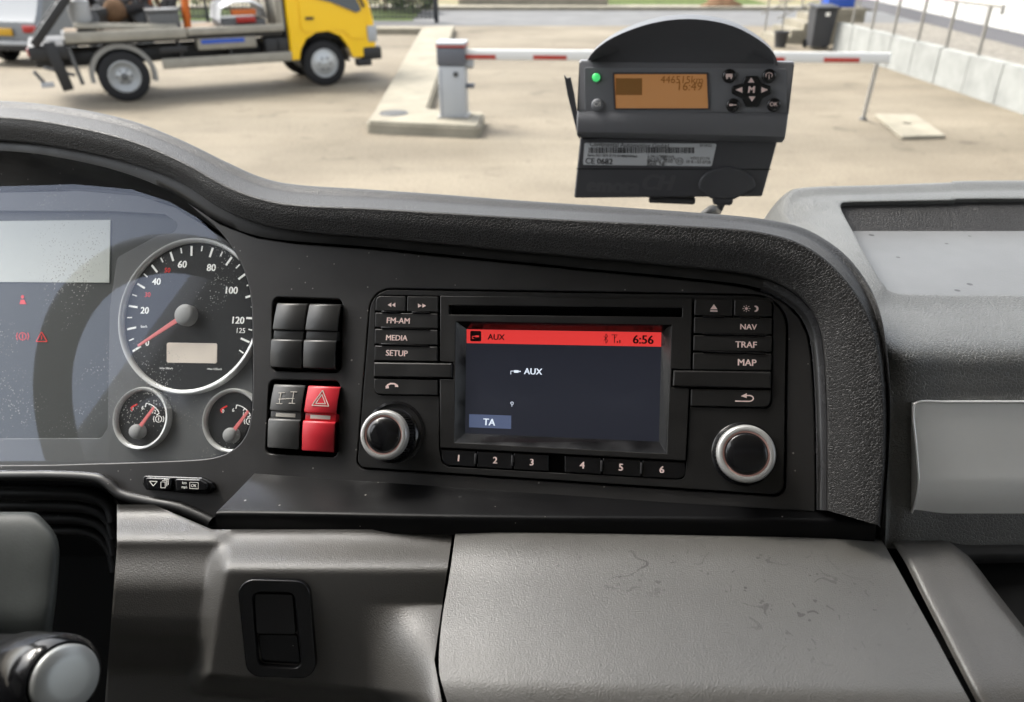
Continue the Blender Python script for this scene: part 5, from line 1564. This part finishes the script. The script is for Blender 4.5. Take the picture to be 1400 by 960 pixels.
# small dark pot beside the steps and a blue crate
pb_ = gp(1066, 65)
tag(lathe('plant_pot', [(.13, 0), (.17, .32), (.19, .34), (.19, .38), (.165, .38), (.15, .33), (0, .33)], 'bin_dark', None, Matrix.Translation(pb_), 20), 'small dark pot standing before the concrete steps', 'pot')
cb = gp(1094, 58)
bx_ = thing('blue_container', 'blue container standing at the top of the concrete steps', 'container', Vector((sb.x + 1.9, sb.y + 1.4, .82)))
Mc = Matrix.Translation((sb.x + 1.9, sb.y + 1.4, .825))
box('tub', (0, 0, .35), (.7, .6, .7), 'blue_paint', bx_, Mc, .03)
box('lid', (0, 0, .73), (.76, .66, .06), 'blue_paint', bx_, Mc, .02)

# fence with upright bars beside the exit, its low kerb
fa, fb = gp(597, 31), gp(515, 32)
fdir = Vector((-1, .02, 0)).normalized()
fen = thing('bar_fence', 'dark metal fence of thin upright bars behind the yellow truck', 'fence', Vector((fa.x, fa.y, 0)))
FH = 1.6
bar_me = None
NB = 150
for i in range(NB):
    p = fa + fdir * (i * .135 + .08)
    if bar_me is None:
        o = tube('bar', [Vector((0, 0, .10)), Vector((0, 0, FH))], .024, 'fence_dark', None, 6)
        bar_me = o.data; bar_me.transform(Matrix.Translation((0, 0, .10 - min(v.co.z for v in bar_me.vertices))))
    else:
        o = bpy.data.objects.new('bar', bar_me); COL.objects.link(o)
    o.parent = fen
    o.location = p - fa
    o.location.z = 0
for i in range(9):
    p = fa + fdir * (i * 2.5)
    box('post', (p.x, p.y, .86), (.09, .09, 1.72) if i else (.14, .14, 1.72), 'fence_dark', fen, None, .008)
for zz in (.16, 1.5):
    p, q = fa, fa + fdir * 20
    tube('cross_rail', [Vector((p.x, p.y, zz)), Vector((q.x, q.y, zz))], .03, 'fence_dark', fen, 6)
k0, k1 = gp(590, 41, .1), gp(420, 42, .1)
ky = k0.y
kk_ = tag(prism('low_kerb', [(fa.x - .1, ky - .25), (fa.x - .1, ky + .25), (fa.x - 22, ky + .7), (fa.x - 22, ky + .2)], 0, .16, 'concrete_cream', None, .02), 'low pale kerb along the foot of the bar fence', 'kerb')

# verge behind the road: green bank, soil heap, pale wall
flat('lawn', [(4.0, 33.9), (10.5, 33.8), (12, 60), (4.5, 60)], .056, 'grass')
flat('verge', [(-40, 27.9), (-3.3, 27.6), (-3.6, 35), (-40, 36)], .02, 'grass')
def heap(name, c, r, h, mat_, label, cat):
    rows = []
    for j in range(7):
        t = j / 6
        rr = r * (1 - t) ** .7
        rows.append([Vector((c.x + rr * (1 + .15 * math.sin(3 * a + j)) * math.cos(a), c.y + rr * math.sin(a) * .8, h * t * (1 + .06 * math.sin(5 * a)))) for a in [2 * math.pi * k / 24 for k in range(24)]])
    return tag(link(name, autosmooth(grid_mesh(rows, True), 80), mat_), label, cat)
hp = gp(985, 12)
heap('soil_heap', hp, .9, .55, 'soil', 'brown heap of soil on the grass beyond the road', 'soil heap')
wq_ = gp(735, 18)
tag(prism('garden_wall', [(-2.2, 34.6), (3.9, 34.2), (3.9, 34.6), (-2.2, 35.0)], 0, .9, 'concrete_cream', None, .02), 'low pale wall beyond the road, left of the green lawn', 'wall')
# white parcel van parked beyond the lawn (only its sill line shows)
# leafy shrubs behind the fence
def shrub(c, rx, h, n, label, seed):
    rnd = random.Random(seed)
    root = thing('shrub', label, 'shrub', Vector((c.x, c.y, 0)), 'shrubs behind the fence')
    verts, faces = [], []
    for _ in range(n):
        th, ph, rr = rnd.uniform(0, 6.283), rnd.uniform(-.6, 1.5), rnd.uniform(.35, 1) ** .5
        lump = 1 + .25 * math.sin(3 * th + seed) * math.cos(2 * ph)
        p = Vector((c.x + rx * rr * lump * math.cos(th) * math.cos(ph), c.y + rx * rr * lump * math.sin(th) * math.cos(ph), h * .45 + h * .5 * rr * math.sin(ph)))
        if p.z < .05: continue
        s = rnd.uniform(.05, .10)
        d1 = Vector((rnd.uniform(-1, 1), rnd.uniform(-1, 1), rnd.uniform(-.6, .6))).normalized()
        d2 = d1.cross(Vector((rnd.uniform(-1, 1), rnd.uniform(-1, 1), 1))).normalized()
        b = len(verts)
        verts += [p - d1 * s, p + d2 * s * .5, p + d1 * s, p - d2 * s * .5]
        faces.append((b, b + 1, b + 2, b + 3))
    o = link('foliage', mesh_from(verts, faces), 'leaf', root); o['kind'] = 'stuff'
    tube('stem', [Vector((c.x, c.y, 0)), Vector((c.x + .1, c.y, h * .6))], [.04, .015], 'bark', root, 6)
for i, (px_, py_, rx, h) in enumerate(((560, 22, .9, 1.0), (520, 20, 1.2, 1.5), (300, 24, 1.6, 2.0), (190, 22, 1.8, 2.4), (60, 24, 1.6, 2.2))):
    shrub(gp(px_, py_) + Vector((0, 1.2, 0)), rx, h, 1500, ['low green shrub close to the gatepost of the bar fence', 'green shrub behind the fence in front of the yellow cab', 'leafy green shrub above the load of the truck', 'tall green shrub behind the tail of the truck', 'green shrub behind the grey estate car'][i], i + 11)

mat('guard_grey', (0.20, 0.195, 0.18), 0.5, 0.4)
# ================================================================== YELLOW RECOVERY TRUCK (its right side faces the camera)
tr0, tr1 = gp(178, 138.5), gp(447, 117)
th = math.atan2(tr1.y - tr0.y, tr1.x - tr0.x)
WB = (tr1 - tr0).length
MTk = Matrix.Translation((tr0.x, tr0.y, 0)) @ Matrix.Rotation(th, 4, 'Z')
trk = thing('flatbed_truck', 'yellow cab flatbed recovery truck parked across the yard with scrap on its bed', 'truck', MTk)
WR = .385
def tw(x, y, name='wheel', dual=False):
    K = MTk @ Matrix.Translation((x, y, WR)) @ Matrix.Rotation(R(90), 4, 'X')
    w = lathe(name, [(WR * .62, .0), (WR * .92, -.0), (WR, .02), (WR, .19), (WR * .93, .215), (WR * .64, .215)], 'tyre', trk, K @ Matrix.Translation((0, 0, -.19)), 40, 50)
    lathe('rim', [(WR * .64, .018), (WR * .60, .022), (WR * .57, -.005), (WR * .36, -.05 if dual else .010), (WR * .30, -.03 if dual else .03), (WR * .16, .0 if dual else .035), (0, .005 if dual else .04)], 'rim_silver', w, K, 40, 50)
    lathe('hub', [(WR * .17, -.03), (WR * .15, .03), (WR * .10, .045), (0, .045)], 'truck_grey' if dual else 'rim_silver', w, K, 20)
    for k_ in range(6):
        a = k_ * math.pi / 3
        lathe('wheel_nut', [(.018, -.03), (.018, .05 if not dual else .0), (0, .05 if not dual else .0)], 'truck_grey', w, K @ Matrix.Translation((WR * .26 * math.cos(a), WR * .26 * math.sin(a), 0)), 6)
    return w
tw(0, 0, dual=True); tw(WB, 0)
tw(0, 1.5, dual=True); tw(WB, 1.5)
def tb(name, a, b, mat_, bev=.01, parent=None, rot=None):
    c = [(p + q) / 2 for p, q in zip(a, b)]; s = [abs(q - p) for p, q in zip(a, b)]
    return box(name, c, s, mat_, parent or trk, MTk, bev, rot)
# chassis
tb('chassis_rail', (-1.2, .35, .55), (WB + .3, .47, .75), 'truck_black')
tb('chassis_rail', (-1.2, 1.10, .55), (WB + .3, 1.22, .75), 'truck_black')
tb('axle', (-.07, .2, .31), (.07, 1.4, .45), 'truck_black')
tb('axle', (WB - .06, .2, .31), (WB + .06, 1.4, .45), 'truck_black')
# bed: frame, deck boards, side rail
tb('bed_frame', (-.75, -.02, .88), (2.62, 1.62, .98), 'truck_black')
for i in range(8):
    y0 = .0 + i * .2
    tb('deck_board', (-.70, y0 + .005, .981), (2.6, y0 + .195, 1.01), 'deck_wood', .004)
tb('side_rail', (-.72, -.10, .93), (1.05, -.025, 1.08), 'truck_beige', .01)
tb('side_rail', (1.07, -.10, .96), (2.64, -.025, 1.07), 'truck_beige', .01)
tb('head_board', (2.60, .0, 1.0), (2.68, 1.6, 2.1), 'truck_beige', .01)
for y in (.05, .8, 1.5): tb('head_post', (2.57, y, 1.0), (2.61, y + .06, 2.1), 'truck_beige', .005)
tb('side_guard', (.60, -.04, .46), (2.85, .02, .62), 'truck_beige', .012)
tb('side_guard', (.60, -.04, .70), (1.02, .02, .80), 'truck_black', .01)
for x in (.9, 1.7, 2.5): tb('guard_bracket', (x, .02, .45), (x + .05, .3, .85), 'truck_black', .004)
tb('tool_box', (1.20, -.03, .72), (2.15, .30, .90), 'truck_beige', .015)
tb('blue_panel', (1.26, -.04, .815), (1.96, -.031, .88), 'blue_paint', .002)
tb('fuel_tank', (2.30, .02, .50), (2.78, .36, .86), 'truck_black', .05)
tb('filter_can', (2.78, -.02, .60), (2.92, .10, .86), 'box_white', .04)
# mudguard over the rear wheel
rows = []
for s_ in (-.03, .02, .24):
    rows.append([MTk @ Vector((.50 * math.cos(R(a)), s_, WR + .50 * math.sin(R(a)) * 1.0)) for a in range(-12, 193, 8)])
rows2 = [[MTk @ Vector((.43 * math.cos(R(a)), s_, WR + .43 * math.sin(R(a)))) for a in range(-12, 193, 8)] for s_ in (.24, -.03)]
link('mudguard', autosmooth(grid_mesh(rows + rows2 + [rows[0]]), 40), 'guard_grey', trk)
# tail: tilted ramp frames, lift arm, lamps
def tbar(name, p, q, w, mat_, parent=None):
    P, Q_ = MTk @ Vector(p), MTk @ Vector(q)
    d = (Q_ - P); L = d.length
    M = Matrix.Translation((P + Q_) / 2) @ d.to_track_quat('Z', 'Y').to_matrix().to_4x4()
    return box(name, (0, 0, 0), (w[0], w[1], L), mat_, parent or trk, M, .008)
tbar('ramp_beam', (-1.15, .02, .92), (-.15, .02, 2.0), (.22, .12), 'truck_black')
tbar('ramp_beam', (-1.15, 1.2, .92), (-.15, 1.2, 2.0), (.14, .10), 'truck_black')
for t in (.2, .45, .7, .95):
    p = Vector((-1.15 + t, .02, .92 + 1.08 * t)); tbar('ramp_rung', (p.x, .0, p.z), (p.x, 1.25, p.z), (.06, .06), 'truck_black')
tbar('lift_arm', (-.95, .05, .95), (-.84, .05, .24), (.20, .16), 'truck_black')
tbar('lift_arm', (-.70, .05, .85), (-.62, .05, .30), (.06, .06), 'truck_grey')
tbar('lift_strut', (-1.1, -.02, .60), (-.7, .02, .45), (.05, .05), 'truck_grey')
tb('tail_beam', (-1.25, -.02, .70), (-.72, 1.62, .90), 'truck_black', .02)
tb('tail_lamp', (-1.27, .0, .76), (-1.22, .28, .86), 'red_lamp', .008)
tb('tail_plate', (-1.20, -.03, .30), (-1.02, .0, .38), 'box_white', .006)
tbar('hook', (-1.25, .02, .55), (-1.12, .0, .32), (.05, .05), 'truck_grey')
# cab body: side profile swept across, then windows, door, bumper
prof = [(2.74, .46), (2.76, 2.10), (2.95, 2.16), (3.72, 2.14), (3.98, 1.95), (4.24, 1.36), (4.30, 1.06), (4.31, .52), (4.28, .44), (3.86, .44), (3.80, .62), (3.66, .82), (3.45, .91), (3.22, .90), (3.02, .80), (2.90, .62), (2.86, .46)]
dx = WB - 3.33
bm = bmesh.new()
ys = (-.06, -.02, .2, 1.3, 1.53, 1.57)
ins = (.03, 0, 0, 0, 0, .03)
secs = []
cxp, czp = 3.5, 1.2
for y, i_ in zip(ys, ins):
    secs.append([bm.verts.new(MTk @ Vector((x + dx + (cxp - x) * i_, y + (.10 * max(0, z - 1.25) if y < .1 else (-.10 * max(0, z - 1.25) if y > 1.4 else 0)), z + (czp - z) * i_))) for x, z in prof])
for a, b in zip(secs, secs[1:]):
    n_ = len(a)
    for i in range(n_): bm.faces.new((a[i], a[(i + 1) % n_], b[(i + 1) % n_], b[i]))
bm.faces.new(secs[0]); bm.faces.new(secs[-1][::-1])
body = link('cab_body', autosmooth(bm_mesh(bm), 35), 'truck_yellow', trk)
def sidepanel(name, pts, y, mat_, parent, t=.012):
    """flat piece lying on the cab's right flank, following its lean"""
    def P(x, z, o): return MTk @ Vector((x + dx, y - o + .10 * max(0, z - 1.25), z))
    bm = bmesh.new()
    a = [bm.verts.new(P(x, z, t)) for x, z in pts]; b = [bm.verts.new(P(x, z, -.01)) for x, z in pts]
    bm.faces.new(a); bm.faces.new(b[::-1])
    for i in range(len(pts)): bm.faces.new((a[i], b[i], b[(i + 1) % len(pts)], a[(i + 1) % len(pts)]))
    return link(name, autosmooth(bm_mesh(bm), 30), mat_, parent)
dor = sidepanel('door', rpoly([(2.98, .93), (2.98, 2.05), (3.66, 2.05), (3.90, 1.88), (4.14, 1.34), (4.12, .78), (3.86, .78), (3.70, .93)], .05), -.06, 'truck_yellow', trk, .010)
sidepanel('window', rpoly([(3.08, 1.50), (3.08, 1.98), (3.62, 1.98), (3.84, 1.82), (4.08, 1.24), (3.98, 1.20), (3.55, 1.38)], .04), -.06, 'car_glass', dor, .016)
sidepanel('handle', rpoly([(3.06, 1.12), (3.20, 1.12), (3.20, 1.16), (3.06, 1.16)], .01), -.06, 'truck_black', dor, .03)
sidepanel('door_trim', rpoly([(3.88, 1.82), (4.11, 1.27), (4.15, 1.30), (3.92, 1.86)], .01), -.06, 'truck_black', dor, .018)
tb('arch_box', (2.95 + dx, .16, .60), (3.9 + dx, 1.4, 1.0), 'truck_black', .01)
# wheel-arch liner, bumper, lamps, step, mirror
rows = [[MTk @ Vector((WB + .45 * math.cos(R(a)), s_, WR + .45 * math.sin(R(a)))) for a in range(0, 181, 9)] for s_ in (-.075, -.055, .35)]
link('wheel_arch', autosmooth(grid_mesh(rows), 40), 'truck_black', trk)
tb('bumper', (4.05 + dx, -.08, .40), (4.40 + dx, 1.59, .62), 'truck_black', .03)
tb('headlamp', (4.16 + dx, -.075, .70), (4.34 + dx, .25, .98), 'box_white', .03)
tb('cab_step', (3.92 + dx, -.07, .30), (4.2 + dx, .1, .42), 'truck_black', .02)
link('windscreen_glass', mesh_from([MTk @ Vector((x + dx + .02, y, z + .02)) for x, y, z in ((4.23, .12, 1.38), (4.23, 1.39, 1.38), (4.00, 1.33, 1.90), (4.00, .18, 1.90))], [(0, 1, 2, 3)]), 'car_glass', trk)
tbar('mirror_arm', (3.95 + dx, -.05, 1.9), (4.2 + dx, -.22, 1.85), (.03, .03), 'truck_black')
tb('mirror', (4.16 + dx, -.30, 1.5), (4.24 + dx, -.14, 1.85), 'truck_black', .03)
tb('cab_rear_post', (2.69 + dx, .0, .85), (2.735 + dx, 1.5, 2.05), 'truck_black', .01)

# load on the bed: each piece its own thing
def load(name, label, cat): return thing(name, label, cat, MTk @ Matrix.Translation((0, 0, 1.01)), 'scrap on the truck bed')
def lbox(root, name, a, b, mat_, bev=.02, rz=0):
    c = [(p + q) / 2 for p, q in zip(a, b)]; s = [abs(q - p) for p, q in zip(a, b)]
    return box(name, c, s, mat_, root, MTk, bev, Matrix.Rotation(rz, 3, 'Z') if rz else None)
o = load('car_front_end', 'white car bonnet with red and orange lamp panel lying on the truck bed', 'car part')
rows = []
for x, h in ((1.62, 1.14), (1.68, 1.38), (1.9, 1.47), (2.2, 1.46), (2.38, 1.36), (2.44, 1.14)):
    rows.append([MTk @ Vector((x, y, h - (.05 if y in (.1, 1.1) else 0))) for y in (.1, .18, .6, 1.02, 1.1)])
link('bonnet', autosmooth(grid_mesh(rows), 50), 'box_white', o)
lbox(o, 'skirt', (1.66, .14, 1.012), (2.4, 1.06, 1.15), 'truck_grey', .02)
lbox(o, 'lamp', (1.90, .08, 1.10), (2.22, .135, 1.20), 'red_lamp', .01)
lbox(o, 'lamp', (1.84, .08, 1.22), (2.24, .135, 1.31), 'orange_paint', .01)
o = load('tool_chest', 'grey plastic chest on the truck bed beside the white bonnet', 'chest')
lbox(o, 'chest', (.55, .15, 1.012), (1.02, .60, 1.30), 'truck_grey', .03); lbox(o, 'lid', (.53, .13, 1.302), (1.04, .62, 1.35), 'truck_grey', .015)
o = load('ramp_plank', 'long pale loading plank lying along the truck bed', 'plank')
tbar('plank', (-.55, .05, 1.16), (.95, .12, 1.07), (.16, .06), 'truck_beige', o)
tbar('plank_rib', (-.55, .05, 1.20), (.95, .12, 1.11), (.03, .03), 'truck_beige', o)
o = load('rear_axle', 'dark rusty axle assembly heaped on the truck bed', 'axle')
rs_ = random.Random(5)
tbar('axle_tube', (-.35, .35, 1.30), (.55, .75, 1.36), (.12, .12), 'truck_black', o)
for x, y in ((-.35, .35), (.55, .75)):
    lathe('brake_drum', [(.19, -.06), (.19, .06), (.08, .09), (0, .09)], 'iron', o, MTk @ Matrix.Translation((x, y, 1.215)) @ Matrix.Rotation(R(60), 4, 'X'), 24)
lathe('differential', [(0, -.17), (.1, -.15), (.17, -.05), (.17, .05), (.1, .15), (0, .17)], 'soil', o, MTk @ Matrix.Translation((.1, .55, 1.33)), 18, 60)
o = load('engine_block', 'grimy engine block on the truck bed behind the axle', 'engine')
lbox(o, 'block', (.15, 1.0, 1.012), (.75, 1.45, 1.45), 'truck_grey', .04); lbox(o, 'head', (.2, 1.05, 1.452), (.7, 1.4, 1.60), 'iron', .04)
for k_ in range(4): tube('pipe', [MTk @ Vector((.25 + k_ * .13, 1.0, 1.40)), MTk @ Vector((.25 + k_ * .13, .86, 1.36)), MTk @ Vector((.28 + k_ * .13, .80, 1.2))], .03, 'soil', o, 8)
o = load('white_drum', 'round white drum at the tail of the truck bed', 'drum')
lathe('drum', [(.14, .0), (.16, .03), (.16, .30), (.12, .34), (0, .34)], 'box_white', o, MTk @ Matrix.Translation((-.42, .25, 1.20)), 24); lathe('foot', [(.10, 0), (.10, .19), (0, .19)], 'truck_black', o, MTk @ Matrix.Translation((-.42, .25, 1.012)), 16)
o = load('machine_frame', 'dark rusty machine frame with tubes and discs behind the long plank', 'machine part')
rs_ = random.Random(9)
for k_ in range(16):
    x, y = rs_.uniform(-.35, 1.0), rs_.uniform(.85, 1.5)
    tbar('strut', (x, y, 1.02), (x + rs_.uniform(-.4, .4), y + rs_.uniform(-.2, .2), rs_.uniform(1.4, 2.0)), (rs_.uniform(.04, .10), rs_.uniform(.04, .10)), rs_.choice(['truck_black', 'iron', 'truck_grey', 'soil']), o)
for k_ in range(5):
    lathe('disc', [(.15, -.03), (.16, .0), (.15, .03), (.05, .05), (0, .05)], rs_.choice(['iron', 'truck_grey', 'soil']), o, MTk @ Matrix.Translation((rs_.uniform(-.3, .95), .82, rs_.uniform(1.2, 1.75))) @ Matrix.Rotation(R(90), 4, 'X'), 20)
for i, (x, y, dx_, lab_) in enumerate(((1.12, .25, .10, 'orange steel post standing on the bed in front of the white bonnet'), (.62, .90, .06, 'orange steel post standing above the grey chest'))):
    o = load('steel_post', lab_, 'post')
    tbar('post', (x, y, 1.02), (x + dx_, y + .05, 2.05), (.09, .09), 'orange_paint', o)
    tbar('foot_plate', (x, y, 1.012), (x, y, 1.03), (.2, .2), 'truck_black', o)
o = load('seat_shell', 'pale beige seat shell standing on the truck bed against the head board', 'car part')
lbox(o, 'seat_base', (1.42, .70, 1.48), (1.86, 1.10, 1.60), 'truck_beige', .05); lbox(o, 'backrest', (1.36, .70, 1.55), (1.50, 1.10, 2.1), 'truck_beige', .05)
o = load('gear_box', 'black gearbox casting wedged behind the truck cab', 'gearbox')
lathe('casing', [(0, 0), (.22, .0), (.26, .1), (.2, .35), (.14, .5), (0, .52)], 'truck_black', o, MTk @ Matrix.Translation((2.3, .9, 1.47)), 20, 50)

# grey estate car parked with its tail to the camera at the far left
cb_ = gp(18, 90)
MC = Matrix.Translation((cb_.x, cb_.y, 0)) @ Matrix.Rotation(R(-12), 4, 'Z')
car = thing('estate_car', 'grey estate car with yellow number plate parked behind the truck tail', 'car', MC)
W = .86
prof = [(0.0, .30), (-.04, .48), (0.0, .86), (.12, 1.0), (.42, 1.45), (.9, 1.50), (2.6, 1.48), (3.2, .98), (4.2, .86), (4.35, .6), (4.3, .28)]
bm = bmesh.new()
secs = []
for x, kx in ((-W, .04), (-W + .06, 0), (W - .06, 0), (W, .04)):
    secs.append([bm.verts.new(MC @ Vector((x * (1 - .14 * max(0, z - .95)), y + (2 - y) * kx, z + (.8 - z) * kx))) for y, z in prof])
for a, b in zip(secs, secs[1:]):
    for i in range(len(a)): bm.faces.new((a[i], a[(i + 1) % len(a)], b[(i + 1) % len(a)], b[i]))
bm.faces.new(secs[0]); bm.faces.new(secs[-1][::-1])
link('body', autosmooth(bm_mesh(bm), 32), 'car_grey', car)
def cb2(name, a, b, mat_, bev=.015):
    c = [(p + q) / 2 for p, q in zip(a, b)]; s = [abs(q - p) for p, q in zip(a, b)]
    return box(name, c, s, mat_, car, MC, bev)
cb2('bumper', (-.86, -.10, .30), (.86, .02, .52), 'truck_black', .03)
cb2('bumper_strip', (-.84, -.115, .42), (.84, -.09, .50), 'box_white', .01)
cb2('number_plate', (-.27, -.075, .60), (.27, -.045, .74), 'plate_yellow', .004)
for sx in (-1, 1): cb2('tail_lamp', (sx * .83, -.06, .66), (sx * .52, .0, .80), 'red_lamp', .015)
link('rear_window', mesh_from([MC @ Vector(p) for p in ((-.72, .145, 1.02), (.72, .145, 1.02), (.66, .395, 1.40), (-.66, .395, 1.40))], [(0, 1, 2, 3)]), 'car_glass', car)
for sx in (-1, 1):
    for y in (.75, 3.5):
        w = lathe('wheel', [(.18, -.1), (.29, -.1), (.31, -.08), (.31, .08), (.29, .1), (.18, .1)], 'tyre', car, MC @ Matrix.Translation((sx * .74, y, .31)) @ Matrix.Rotation(R(90), 4, 'Y'), 30)
        lathe('rim', [(.19, .095), (.17, .10), (.1, .08), (0, .09)], 'rim_silver', w, MC @ Matrix.Translation((sx * .74, y, .31)) @ Matrix.Rotation(R(90 * sx), 4, 'Y'), 24)
# orange loader crane behind the car
cr0 = gp(10, 60) + Vector((.2, 3.5, 0))
MCr = Matrix.Translation((cr0.x, cr0.y, 0)) @ Matrix.Rotation(R(20), 4, 'Z')
crane = thing('loader_crane', 'orange folding crane arm standing behind the grey car', 'crane', MCr)
box('base', (0, 0, .4), (.9, .9, .8), 'truck_black', crane, MCr, .05)
lathe('column', [(.22, .8), (.2, 1.6), (0, 1.6)], 'truck_grey', crane, MCr, 20)
def crb(name, p, q, w, mat_):
    P, Q_ = MCr @ Vector(p), MCr @ Vector(q); d = Q_ - P
    box(name, (0, 0, 0), (w, w, d.length), mat_, crane, Matrix.Translation((P + Q_) / 2) @ d.to_track_quat('Z', 'Y').to_matrix().to_4x4(), .02)
crb('arm', (0, 0, 1.5), (-.9, 0, 2.8), .22, 'orange_paint')
crb('arm', (-.9, 0, 2.8), (1.1, 0, 1.1), .18, 'orange_paint')
crb('ram', (0.2, 0, 1.3), (-.4, 0, 2.3), .09, 'steel')
